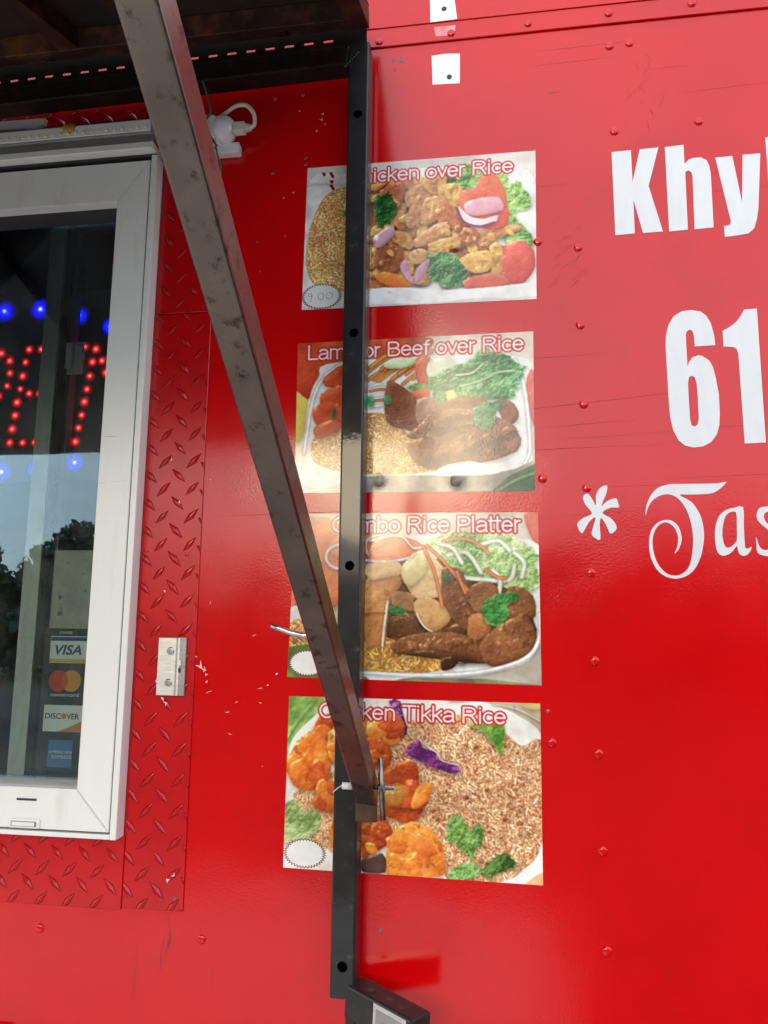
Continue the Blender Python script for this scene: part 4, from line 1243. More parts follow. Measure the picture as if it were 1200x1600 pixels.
from_bm("octagon_mark", bm, M['print_blue'], stk)
text_obj("lettering", "VISA", -0.8625, 1.5950, 0.0545, 0.0185, 0.0068, 0.0003, M['print_navy'], stk, offset=0.0006, shear=0.22)
def disc(name, cx, cz, r, mat, y, loops=None):
    return flat_poly(name, [[(cx + r * math.cos(2 * math.pi * k / 40), cz + r * math.sin(2 * math.pi * k / 40)) for k in range(40)]], y, 0.0003, M[mat], stk)
disc("red_circle", -0.8515, 1.5442, 0.0205, 'print_red', 0.0075)
disc("amber_circle", -0.8250, 1.5446, 0.0205, 'print_amber', 0.0071)
lens = []
d_ = 0.01325; half = math.acos(d_ / 0.0205)
for k in range(15):
    a = -half + 2 * half * k / 14
    lens.append((-0.8515 + 0.0205 * math.cos(a), 1.5444 + 0.0205 * math.sin(a)))
for k in range(15):
    a = math.pi - half + 2 * half * k / 14
    lens.append((-0.8250 + 0.0205 * math.cos(a), 1.5444 + 0.0205 * math.sin(a)))
flat_poly("circle_overlap", [lens], 0.0067, 0.0003, M['print_brick'], stk)
text_obj("lettering", "mastercard", -0.8665, 1.5150, 0.0590, 0.0072, 0.0074, 0.0003, M['print_white'], stk)
panel("discover_panel", -0.8775, -0.7850, 1.4487, 1.4985, 'print_white')
flat_poly("orange_corner", [[(-0.8470, 1.4490), (-0.7855, 1.4490), (-0.7855, 1.4742), (-0.8000, 1.4680), (-0.8250, 1.4570)]], 0.0070, 0.0003, M['print_orange'], stk)
text_obj("lettering", "DISC", -0.8736, 1.4728, 0.0325, 0.0108, 0.0069, 0.0003, M['print_black'], stk, offset=0.0002)
disc("orange_dot", -0.8347, 1.4782, 0.0054, 'print_orange', 0.0067)
text_obj("lettering", "VER", -0.8290, 1.4728, 0.0255, 0.0108, 0.0069, 0.0003, M['print_black'], stk, offset=0.0002)
panel("amex_panel", -0.8630, -0.8128, 1.3828, 1.4332, 'print_blue')
text_obj("lettering", "AMERICAN", -0.8622, 1.4085, 0.0488, 0.0058, 0.0069, 0.0003, M['print_white'], stk)
text_obj("lettering", "EXPRESS", -0.8540, 1.3995, 0.0410, 0.0058, 0.0069, 0.0003, M['print_white'], stk)

# ---------------------------------------------------------------- menu posters: printed pictures painted in code
PW, PH = 780, 520
def vnoise(w, h, cell, rng, octaves=4, rough=0.55):
    out = np.zeros((h, w)); amp = 1.0; tot = 0
    for o in range(octaves):
        c = max(1.5, cell / 2 ** o)
        gw, gh = int(w / c) + 3, int(h / c) + 3
        G = rng.random((gh, gw))
        x = np.arange(w) / c; y = np.arange(h) / c
        xi, yi = x.astype(int), y.astype(int)
        fx, fy = x - xi, y - yi
        fx = fx * fx * (3 - 2 * fx); fy = fy * fy * (3 - 2 * fy)
        a = G[yi][:, xi]; b = G[yi][:, xi + 1]; c_ = G[yi + 1][:, xi]; d = G[yi + 1][:, xi + 1]
        out += amp * ((a * (1 - fx) + b * fx) * (1 - fy)[:, None] + (c_ * (1 - fx) + d * fx) * fy[:, None])
        tot += amp; amp *= rough
    return out / tot

def blur(a, r):
    r = int(r)
    if r < 1: return a
    for _ in range(2):
        for ax in (0, 1):
            pad = [(0, 0), (0, 0)]; pad[ax] = (r + 1, r)
            c = np.cumsum(np.pad(a, pad, mode='edge'), axis=ax)
            if ax == 0: a = (c[2 * r + 1:, :] - c[:-2 * r - 1, :]) / (2 * r + 1)
            else: a = (c[:, 2 * r + 1:] - c[:, :-2 * r - 1]) / (2 * r + 1)
    return a

def homog(src):
    dst = [(0, 0), (PW, 0), (PW, PH), (0, PH)]
    A = []; B = []
    for (x, y), (u, v) in zip(src, dst):
        A.append([x, y, 1, 0, 0, 0, -u * x, -u * y]); B.append(u)
        A.append([0, 0, 0, x, y, 1, -v * x, -v * y]); B.append(v)
    return np.append(np.linalg.solve(np.array(A, float), np.array(B, float)), 1).reshape(3, 3)

class Art:
    """a small painter: filled soft shapes with relief, grains, leaves and strips"""
    def __init__(s, corners, seed):
        s.Hm = homog(corners)
        s.rng = np.random.default_rng(seed)
        s.C = np.zeros((PH, PW, 3))
        s.n1 = vnoise(PW, PH, 60, s.rng, 6)
        s.n2 = vnoise(PW, PH, 16, s.rng, 4)
        s.n3 = vnoise(PW, PH, 6, s.rng, 3)
        s.n4 = vnoise(PW, PH, 110, s.rng, 3)
        s.n5 = vnoise(PW, PH, 28, s.rng, 3)
    def pt(s, p):
        q = s.Hm @ np.array([p[0], p[1], 1.0])
        return q[:2] / q[2]
    def mask(s, pts, smooth=5, jag=0.0, soft=1):
        P = [s.pt(p) for p in pts]
        if smooth: P = smooth_curve(P, smooth, True)
        P = np.array(P)
        if jag:
            c = P.mean(0); d = P - c
            k = len(P); ph = s.rng.uniform(0, 6, 4)
            t = np.linspace(0, 2 * np.pi, k, endpoint=False)
            f = 1 + jag * (np.sin(t * 9 + ph[0]) * .5 + np.sin(t * 17 + ph[1]) * .4 + np.sin(t * 31 + ph[2]) * .3) + s.rng.normal(0, jag * .3, k)
            P = c + d * f[:, None]
        x0, y0 = np.maximum(np.floor(P.min(0)).astype(int) - 1, 0)
        x1 = min(PW, int(P[:, 0].max()) + 2); y1 = min(PH, int(P[:, 1].max()) + 2)
        m = np.zeros((PH, PW))
        if x1 <= x0 or y1 <= y0: return m
        X, Y = np.meshgrid(np.arange(x0, x1) + .5, np.arange(y0, y1) + .5)
        ins = np.zeros(X.shape, bool)
        Q = np.roll(P, -1, 0)
        for (ax, ay), (bx, by) in zip(P, Q):
            if ay == by: continue
            c = (ay > Y) != (by > Y)
            ins ^= c & (X < (bx - ax) * (Y - ay) / (by - ay) + ax)
        m[y0:y1, x0:x1] = ins
        if soft:
            a0, a1, b0, b1 = max(0, y0 - 4), min(PH, y1 + 4), max(0, x0 - 4), min(PW, x1 + 4)
            m[a0:a1, b0:b1] = blur(m[a0:a1, b0:b1], soft)
        return m
    def put(s, m, col):
        s.C = s.C * (1 - m[..., None]) + np.asarray(col) * m[..., None]
    def fill(s, pts, col, var=0.08, **k):
        m = s.mask(pts, **k)
        c = np.array(col)[None, None] * (1 + var * (s.n1 - .5) * 4)[..., None]
        s.put(m, np.clip(c, 0, 1))
        return m
    def blob(s, pts, base, dark, light, r=12, tex='n2', amt=0.5, edge=0.22, jag=0.035, smooth=3, drop=0.30, specks=None, gloss=0.5):
        """a lump of food: rounded by its own printed shading, textured"""
        full = s.mask(pts, smooth=smooth, jag=jag)
        ys, xs = np.nonzero(full > .01)
        if len(xs) == 0: return full
        g_ = max(12, r * 2 + 4)
        sl = (slice(max(0, ys.min() - g_), min(PH, ys.max() + g_)), slice(max(0, xs.min() - g_), min(PW, xs.max() + g_)))
        m = full[sl]; n1, n2, n3, n4, n5 = s.n1[sl], s.n2[sl], s.n3[sl], s.n4[sl], s.n5[sl]
        C = s.C[sl]
        if drop:
            sh = blur(np.roll(np.roll(m, 7, 0), 2, 1), 7)
            C = C * (1 - drop * np.clip(sh - m, 0, 1))[..., None]
        # a lumpy height field lit from the upper left
        fine = n3 if tex == 'n3' else n2
        h = blur(m, r) * r * 1.6 + blur(m, max(2, r // 3)) * r * 0.35 + (n1 * 26 + n5 * 9 + fine * 2.6) * amt * 1.5
        gy, gx = np.gradient(h)
        lit = (gx * 0.55 + gy * 0.83) / np.sqrt(1 + gx * gx + gy * gy)
        tone = np.clip(0.52 + lit * 0.40 + (n1 - .5) * amt * 0.9 + (fine - .5) * amt * 0.55, 0, 1)
        base, dark, light = map(np.array, (base, dark, light))
        lo = np.clip(tone * 2, 0, 1)[..., None]; hi = np.clip(tone * 2 - 1, 0, 1)[..., None]
        c = dark + (base - dark) * lo
        c = c + (light - c) * hi * 0.85
        c = c * (1 + (n4 - .5)[..., None] * np.array([0.25, 0.55, 0.5]) * amt)      # hue drift over the piece
        d = blur(m, max(3, r // 2))
        c = c * (1 - edge * 0.5 * np.clip(1.25 - d * 1.25, 0, 1))[..., None]
        c = c + gloss * (np.clip((lit - .35) * 2.2, 0, 1) * np.clip((n5 - .45) * 4, 0, 1))[..., None] * np.array([.9, .8, .6])
        if specks is not None:
            sp = np.clip((n5 * .5 + n2 * .5 - .60) * 9, 0, 1)[..., None]
            c = c * (1 - sp * .55) + np.array(specks) * sp * .55
        s.C[sl] = C * (1 - m[..., None]) + np.clip(c, 0, 1) * m[..., None]
        return full
    def leaf(s, pts, dark, mid, light, jag=0.07, scale=1.0, vein=True):
        m = s.mask(pts, smooth=7, jag=jag)
        sh = blur(np.roll(m, 5, 0), 5)
        s.C *= (1 - .45 * np.clip(sh - m, 0, 1))[..., None]
        w = vnoise(PW, PH, 46 * scale, s.rng, 4)
        gy, gx = np.gradient(blur(m, 7) * 12 + w * 120)
        fold = (gx * .55 + gy * .83) / np.sqrt(1 + gx * gx + gy * gy)
        rid = 1 - np.abs(((w * 5) % 2) - 1)
        v = np.clip(.42 + fold * .34 + (rid - .5) * .25 + (s.n2 - .5) * .45 + (s.n4 - .5) * 1.1, 0, 1)
        e = blur(m, 3)
        v = np.clip(v + .25 * np.clip(1 - e, 0, .5), 0, 1)
        dark, mid, light = map(np.array, (dark, mid, light))
        lo = np.clip(v * 2, 0, 1)[..., None]; hi = np.clip(v * 2 - 1, 0, 1)[..., None]
        c = dark + (mid - dark) * lo; c = c + (light - c) * hi
        s.put(m, np.clip(c, 0, 1))
        return m
    def grains(s, m, n, cols, ln=15, wd=4.6, dark=(0.50, 0.27, 0.12)):
        n = int(n * 2.6)
        ys, xs = np.nonzero(m > .6)
        if len(xs) == 0: return
        pick = s.rng.integers(0, len(xs), n)
        field = s.n1 * 14
        for k in pick:
            x, y = xs[k] + s.rng.random(), ys[k] + s.rng.random()
            a = field[ys[k], xs[k]] + s.rng.normal(0, .9)
            L_ = ln * s.rng.uniform(.6, 1.25); W_ = wd * s.rng.uniform(.75, 1.15)
            col = np.array(cols[s.rng.integers(len(cols))]) * s.rng.uniform(.88, 1.08) * (0.70 + 0.36 * s.n1[ys[k], xs[k]] + 0.24 * s.n5[ys[k], xs[k]])
            R_ = int(L_ / 2 + 5)
            x0, x1, y0, y1 = max(0, int(x) - R_), min(PW, int(x) + R_), max(0, int(y) - R_), min(PH, int(y) + R_)
            if x1 <= x0 or y1 <= y0: continue
            X, Y = np.meshgrid(np.arange(x0, x1) - x, np.arange(y0, y1) - y)
            ca, sa = math.cos(a), math.sin(a)
            u = X * ca + Y * sa; w = -X * sa + Y * ca
            bend = 0.012 * s.rng.normal() * u * u
            dd = np.hypot(np.maximum(np.abs(u) - L_ / 2 + W_ / 2, 0), w - bend)
            body = np.clip((W_ / 2 - dd) + .5, 0, 1) * m[y0:y1, x0:x1]
            sh = np.clip((W_ / 2 + 1.6 - np.hypot(np.maximum(np.abs(u) - L_ / 2 + W_ / 2, 0), w - bend - 1.7)) * .5, 0, 1) * .42 * m[y0:y1, x0:x1]
            T_ = s.C[y0:y1, x0:x1]
            T_ = T_ * (1 - sh[..., None]) + np.array(dark) * sh[..., None]
            tone = (1.03 - 0.14 * (w - bend) / W_)[..., None]
            T_ = T_ * (1 - body[..., None]) + np.clip(col * tone, 0, 1) * body[..., None]
            s.C[y0:y1, x0:x1] = T_
    def chunks(s, region, n, pals, lo=22, hi=52, stretch=1.7, drop=.38):
        m = s.mask(region)
        ys, xs = np.nonzero(m > .7)
        Hi = np.linalg.inv(s.Hm)
        for k in range(n):
            i = s.rng.integers(0, len(xs))
            R_ = s.rng.uniform(lo, hi) / 2; a = s.rng.uniform(0, 3.14); st = s.rng.uniform(1, stretch)
            nv = s.rng.integers(5, 9)
            P = []
            for q in range(nv):
                an = 2 * math.pi * q / nv + s.rng.uniform(-.25, .25); rr = R_ * s.rng.uniform(.7, 1.2)
                u, w_ = rr * st * math.cos(an), rr * math.sin(an)
                p = Hi @ np.array([xs[i] + u * math.cos(a) - w_ * math.sin(a), ys[i] + u * math.sin(a) + w_ * math.cos(a), 1.0])
                P.append((p[0] / p[2], p[1] / p[2]))
            b, d, l = pals[s.rng.integers(len(pals))]
            s.blob(P, b, d, l, r=max(3, int(R_ / 2.5)), amt=.5, jag=.04, drop=drop, edge=.22 if drop > .2 else .08)
    def strip(s, pts, w, col, edge=(0.5, 0.5, 0.5), shade=.3):
        P = np.array([s.pt(p) for p in smooth_curve(pts, 8)])
        m = np.zeros((PH, PW))
        x0, y0 = np.maximum(P.min(0).astype(int) - w - 3, 0); x1, y1 = (P.max(0) + w + 3).astype(int)
        x1, y1 = min(PW, x1), min(PH, y1)
        if x1 <= x0 or y1 <= y0: return
        X, Y = np.meshgrid(np.arange(x0, x1), np.arange(y0, y1))
        D = np.full(X.shape, 1e9)
        for (ax, ay), (bx, by) in zip(P, P[1:]):
            dx, dy = bx - ax, by - ay
            t = np.clip(((X - ax) * dx + (Y - ay) * dy) / (dx * dx + dy * dy + 1e-9), 0, 1)
            D = np.minimum(D, np.hypot(X - ax - t * dx, Y - ay - t * dy))
        mm = np.clip(w / 2 - D + .5, 0, 1)
        m[y0:y1, x0:x1] = mm
        sh = blur(np.roll(m, 4, 0), 4)
        s.C *= (1 - shade * np.clip(sh - m, 0, 1))[..., None]
        e = np.clip(D / (w / 2), 0, 1) ** 2
        c = np.zeros((PH, PW, 3)); c[y0:y1, x0:x1] = np.array(col) * (1 - .35 * e[..., None]) 
        c *= (1 + .25 * (s.n2 - .5))[..., None]
        s.put(m, np.clip(c, 0, 1))
    def out(s):
        s.C *= (0.84 + 0.2 * s.n4 + 0.13 * s.n1 + 0.05 * s.n5)[..., None]
        s.C *= 1 + (s.n5 - .5)[..., None] * np.array([0.04, 0.16, 0.14])
        s.C = np.stack([blur(s.C[..., k], 1) for k in range(3)], -1)
        soft = np.stack([blur(s.C[..., k], 4) for k in range(3)], -1)
        s.C = np.clip(s.C + 0.50 * (s.C - soft), 0, 1) ** 0.90
        img = s.C.reshape(PH // 2, 2, PW // 2, 2, 3).mean((1, 3))
        return np.clip(img, 0, 1)

# letter skeletons (width, strokes) on a cap height of 1, x height 0.72
def _arc(cx, cy, rx, ry, a0, a1, n=14):
    return [(cx + rx * math.cos(math.radians(a0 + (a1 - a0) * k / n)), cy + ry * math.sin(math.radians(a0 + (a1 - a0) * k / n))) for k in range(n + 1)]
GLYPH = {
 'C': (.72, [_arc(.37, .5, .33, .46, 40, 320)]),
 'L': (.56, [[(.08, 1), (.08, .04), (.52, .04)]]),
 'B': (.68, [[(.08, .04), (.08, .96), (.36, .96)] + _arc(.36, .745, .20, .215, 90, -90) + [(.08, .53)], [(.36, .53)] + _arc(.38, .285, .24, .245, 90, -90) + [(.08, .04)]]),
 'R': (.72, [[(.08, 0), (.08, .96), (.38, .96)] + _arc(.38, .725, .23, .235, 90, -90) + [(.08, .49)], [(.36, .49), (.50, .36), (.66, 0)]]),
 'P': (.66, [[(.08, 0), (.08, .96), (.36, .96)] + _arc(.36, .70, .24, .26, 90, -90) + [(.08, .44)]]),
 'T': (.62, [[(.02, .96), (.60, .96)], [(.31, .96), (.31, 0)]]),
 'h': (.55, [[(.07, 1), (.07, 0)], [(.07, .48)] + _arc(.265, .48, .195, .22, 180, 0) + [(.46, 0)]]),
 'n': (.55, [[(.07, .73), (.07, 0)], [(.07, .48)] + _arc(.265, .48, .195, .22, 180, 0) + [(.46, 0)]]),
 'm': (.84, [[(.07, .73), (.07, 0)], [(.07, .50)] + _arc(.235, .50, .165, .20, 180, 0) + [(.40, 0)], [(.40, .50)] + _arc(.575, .50, .175, .20, 180, 0) + [(.75, 0)]]),
 'i': (.22, [[(.10, .73), (.10, 0)], [(.10, .97), (.10, .93)]]),
 'l': (.22, [[(.10, 1), (.10, 0)]]),
 'c': (.50, [_arc(.27, .36, .22, .33, 50, 310)]),
 'k': (.50, [[(.07, 1), (.07, 0)], [(.44, .72), (.08, .30)], [(.20, .42), (.46, 0)]]),
 'e': (.56, [[(.05, .38), (.49, .38)] + _arc(.27, .36, .22, .33, 4, 320)]),
 'o': (.56, [_arc(.275, .36, .225, .33, 0, 360, 22)]),
 'v': (.48, [[(.03, .72), (.24, .02), (.45, .72)]]),
 'r': (.34, [[(.07, .73), (.07, 0)], [(.07, .42)] + _arc(.25, .46, .18, .23, 180, 80)]),
 'a': (.56, [_arc(.27, .50, .20, .19, 160, 0) + [(.47, .12), (.50, .02)], [(.47, .42), (.24, .38)] + _arc(.22, .20, .17, .175, 95, 290) + [(.38, .08), (.47, .22)]]),
 'b': (.56, [[(.07, 1), (.07, 0)], _arc(.28, .36, .21, .33, 180, -180, 22)]),
 'f': (.30, [[(.13, 0), (.13, .80)] + _arc(.27, .82, .14, .16, 180, 85), [(.02, .70), (.28, .70)]]),
 't': (.30, [[(.13, .95), (.13, .14)] + _arc(.25, .14, .12, .12, 180, 270), [(.02, .70), (.27, .70)]]),
 ' ': (.30, []),
}
def paint_title(A, text, left, width, base, cap, wt=0.108, halo=0.11):
    """white sans lettering with a red outline: left, width, base, cap as shares of the picture"""
    tot = sum(GLYPH[c][0] for c in text) - 0.08
    sy = cap * PH; sx = width * PW / tot; pen = left * PW; by = base * PH
    m = min(sy, sx * 1.05)
    D = np.full((PH, PW), 1e9)
    for ch in text:
        w, strokes = GLYPH[ch]
        for st in strokes:
            for (ax, ay), (bx, by_) in zip(st, st[1:]):
                p0 = (pen + ax * sx, by - ay * sy); p1 = (pen + bx * sx, by - by_ * sy)
                R_ = int(m * .4) + 3
                x0, x1 = max(0, int(min(p0[0], p1[0])) - R_), min(PW, int(max(p0[0], p1[0])) + R_)
                y0, y1 = max(0, int(min(p0[1], p1[1])) - R_), min(PH, int(max(p0[1], p1[1])) + R_)
                if x1 <= x0 or y1 <= y0: continue
                X, Y = np.meshgrid(np.arange(x0, x1) + .5, np.arange(y0, y1) + .5)
                dx, dy = p1[0] - p0[0], p1[1] - p0[1]
                t = np.clip(((X - p0[0]) * dx + (Y - p0[1]) * dy) / (dx * dx + dy * dy + 1e-9), 0, 1)
                d = np.hypot(X - p0[0] - t * dx, Y - p0[1] - t * dy)
                D[y0:y1, x0:x1] = np.minimum(D[y0:y1, x0:x1], d)
        pen += w * sx
    r0 = m * wt / 2
    A.put(np.clip((r0 + m * halo - D) / 1.6 + .5, 0, 1), np.array([200, 46, 44]) / 255)
    A.put(np.clip(r0 - D + .5, 0, 1), np.array([246, 242, 240]) / 255)

CHK = None
def srgb(*c): return tuple(v / 255 for v in c)
RICE = [srgb(246, 180, 100), srgb(250, 198, 126), srgb(240, 156, 76), srgb(252, 216, 160)]
RICE2 = [srgb(228, 172, 122), srgb(234, 186, 140), srgb(214, 150, 100), srgb(240, 202, 162)]
CHK = [(srgb(230, 152, 84), srgb(146, 74, 32), srgb(252, 208, 146)), (srgb(236, 176, 80), srgb(166, 94, 32), srgb(255, 224, 140)), (srgb(196, 100, 46), srgb(96, 38, 16), srgb(240, 160, 90)), (srgb(224, 136, 66), srgb(132, 62, 24), srgb(248, 192, 122))]
MEAT = [(srgb(128, 70, 44), srgb(62, 30, 18), srgb(182, 118, 84)), (srgb(146, 86, 54), srgb(76, 40, 24), srgb(196, 136, 98)), (srgb(104, 56, 34), srgb(50, 26, 16), srgb(150, 94, 62))]
NOOD = [srgb(214, 160, 72), srgb(232, 186, 104), srgb(190, 126, 50)]

def art_chicken():
    A = Art([(117, 124), (1135, 46), (1139, 706), (89, 757)], 1)
    A.C[:] = srgb(214, 206, 198)
    A.C *= (1 + .12 * (A.n4 - .5))[..., None]
    A.fill([(130, 180), (300, 150), (700, 120), (1000, 110), (1135, 200), (1139, 640), (900, 690), (700, 720), (400, 730), (100, 740), (95, 500)], srgb(232, 229, 224), .04)
    m = A.fill([(165, 300), (215, 235), (300, 205), (430, 200), (440, 660), (300, 672), (160, 655), (112, 560), (122, 420)], srgb(226, 150, 84))
    A.grains(m, 950, RICE)
    A.strip([(250, 320), (280, 325), (300, 318)], 16, srgb(225, 175, 60))
    m = A.blob([(300, 215), (420, 175), (560, 160), (640, 172), (730, 160), (810, 215), (860, 270), (850, 440), (990, 470), (985, 620), (830, 652), (700, 600), (600, 640), (420, 645), (380, 400)],
               srgb(176, 92, 42), srgb(100, 42, 18), srgb(222, 142, 72), r=16, amt=.8)
    A.chunks([(430, 190), (560, 170), (800, 215), (850, 440), (980, 470), (980, 610), (830, 640), (600, 630), (430, 630)], 190, CHK, 16, 46, 2.6, .55)
    A.leaf([(750, 150), (830, 112), (920, 140), (1005, 128), (1015, 195), (1060, 185), (1112, 255), (1098, 305), (1040, 330), (1130, 440), (1100, 490), (1020, 470), (970, 400), (1000, 330), (900, 190), (820, 215)],
           srgb(58, 108, 36), srgb(136, 188, 80), srgb(208, 228, 150))
    A.leaf([(700, 150), (760, 140), (780, 190), (730, 200)], srgb(24, 60, 28), srgb(50, 96, 46), srgb(90, 140, 70))
    for pts, t in [([(470, 200), (545, 185), (555, 250), (515, 320), (470, 285), (455, 240)], 2), ([(555, 230), (640, 188), (705, 215), (690, 262), (600, 300), (560, 290)], 0),
                   ([(640, 160), (722, 148), (738, 190), (700, 242), (650, 225), (632, 195)], 1), ([(700, 200), (792, 195), (806, 250), (772, 300), (710, 272)], 1),
                   ([(555, 350), (600, 248), (640, 258), (655, 300), (620, 382), (570, 392)], 0), ([(640, 262), (722, 250), (732, 302), (682, 362), (620, 372)], 0), ([(690, 300), (760, 290), (810, 350), (800, 410), (740, 380), (690, 350)], 2),
                   ([(590, 442), (680, 378), (742, 365), (748, 420), (660, 462), (600, 478)], 0), ([(488, 402), (560, 410), (588, 450), (572, 486), (500, 452)], 1),
                   ([(425, 480), (530, 468), (548, 530), (520, 592), (425, 575)], 3), ([(568, 502), (620, 480), (648, 500), (632, 542), (580, 548)], 1), ([(655, 462), (760, 428), (815, 442), (790, 482), (700, 502)], 1),
                   ([(880, 402), (980, 380), (1060, 376), (1075, 395), (990, 425), (915, 472), (870, 452)], 0), ([(800, 400), (860, 390), (885, 430), (840, 470), (800, 450)], 2),
                   ([(930, 470), (985, 465), (992, 590), (950, 602), (930, 552)], 1), ([(760, 560), (830, 508), (922, 488), (942, 540), (920, 582), (860, 592), (820, 572), (790, 612), (760, 590)], 1)]:
        b, d, l = [(srgb(222, 148, 92), srgb(150, 82, 44), srgb(246, 200, 146)), (srgb(228, 168, 80), srgb(168, 100, 40), srgb(250, 216, 140)),
                   (srgb(186, 96, 48), srgb(100, 42, 22), srgb(232, 150, 86)), (srgb(160, 86, 52), srgb(84, 38, 24), srgb(206, 128, 84))][t]
        A.blob(pts, b, d, l, r=9, amt=.6, jag=.05, smooth=2, drop=.5, specks=srgb(120, 56, 26))
        c = np.mean(np.array(pts), 0)
        A.chunks([tuple(c + (np.array(p) - c) * .8) for p in pts], 5, [(b, d, l), CHK[0], CHK[1]], 9, 24, 2.6, .25)
    A.blob([(418, 610), (455, 585), (560, 612), (592, 648), (520, 656), (455, 640)], srgb(226, 120, 48), srgb(170, 70, 24), srgb(246, 170, 96), r=9, amt=.3)
    A.blob([(865, 210), (900, 150), (960, 158), (1002, 230), (1000, 292), (960, 262), (885, 240)], srgb(224, 104, 66), srgb(180, 60, 36), srgb(246, 170, 130), r=11, amt=.3)
    A.blob([(802, 230), (900, 214), (985, 250), (1016, 330), (992, 392), (900, 392), (806, 330)], srgb(226, 92, 62), srgb(172, 50, 34), srgb(246, 164, 130), r=12, amt=.35)
    A.blob([(815, 285), (880, 258), (970, 254), (986, 308), (900, 332), (830, 330)], srgb(222, 160, 172), srgb(180, 104, 120), srgb(246, 214, 216), r=10, amt=.2)
    A.blob([(783, 296), (800, 302), (842, 338), (900, 350), (968, 332), (952, 366), (880, 386), (808, 364)], srgb(240, 214, 216), srgb(210, 160, 170), srgb(255, 240, 238), r=6, amt=.1)
    A.strip([(783, 300), (812, 360), (880, 382), (950, 364)], 7, srgb(152, 54, 86))
    A.leaf([(640, 530), (700, 498), (780, 512), (832, 600), (812, 642), (740, 652), (662, 612)], srgb(26, 66, 30), srgb(70, 126, 58), srgb(150, 196, 120), scale=.7)
    A.blob([(990, 480), (1040, 443), (1112, 470), (1132, 560), (1082, 632), (1002, 632), (985, 560)], srgb(214, 74, 56), srgb(160, 36, 30), srgb(240, 140, 110), r=16, amt=.3)
    A.blob([(818, 620), (900, 596), (990, 600), (1016, 642), (900, 658), (820, 655)], srgb(216, 92, 66), srgb(160, 50, 36), srgb(240, 150, 120), r=9, amt=.3)
    A.blob([(418, 430), (490, 378), (502, 420), (452, 472), (418, 472)], srgb(206, 150, 168), srgb(150, 84, 110), srgb(240, 214, 220), r=7, amt=.15)
    A.blob([(530, 560), (558, 530), (580, 600), (600, 642), (552, 612)], srgb(206, 142, 162), srgb(140, 70, 100), srgb(240, 210, 216), r=7, amt=.15)
    A.blob([(612, 560), (662, 528), (640, 600), (600, 642), (596, 600)], srgb(200, 132, 154), srgb(140, 70, 100), srgb(240, 210, 216), r=7, amt=.15)
    A.leaf([(415, 270), (470, 233), (498, 255), (516, 310), (492, 362), (440, 382), (420, 350)], srgb(16, 56, 24), srgb(48, 108, 42), srgb(110, 168, 80), jag=.16, scale=.5)
    A.leaf([(280, 320), (330, 300), (340, 380), (300, 360)], srgb(24, 60, 26), srgb(60, 110, 50), srgb(110, 160, 80), jag=.12, scale=.5)
    A.fill([(395, 662), (560, 655), (690, 668), (900, 655), (1120, 630), (1139, 600), (1139, 690), (900, 700), (760, 705), (720, 668), (690, 668), (670, 722), (520, 722), (495, 676), (470, 676), (430, 716), (395, 720)], srgb(238, 236, 230), .03, smooth=2)
    A.strip([(100, 200), (180, 190), (260, 195), (300, 190)], 5, srgb(236, 232, 226))
    for p in [(222, 150), (228, 160), (225, 185), (230, 215), (224, 205), (190, 152)]:
        x, y = p; A.fill([(x - 7, y - 7), (x + 8, y - 5), (x + 5, y + 9), (x - 4, y + 6)], srgb(150, 26, 26), soft=0)
    paint_title(A, "Chicken over Rice", 0.185, 0.715, 0.137, 0.095)
    return A.out()

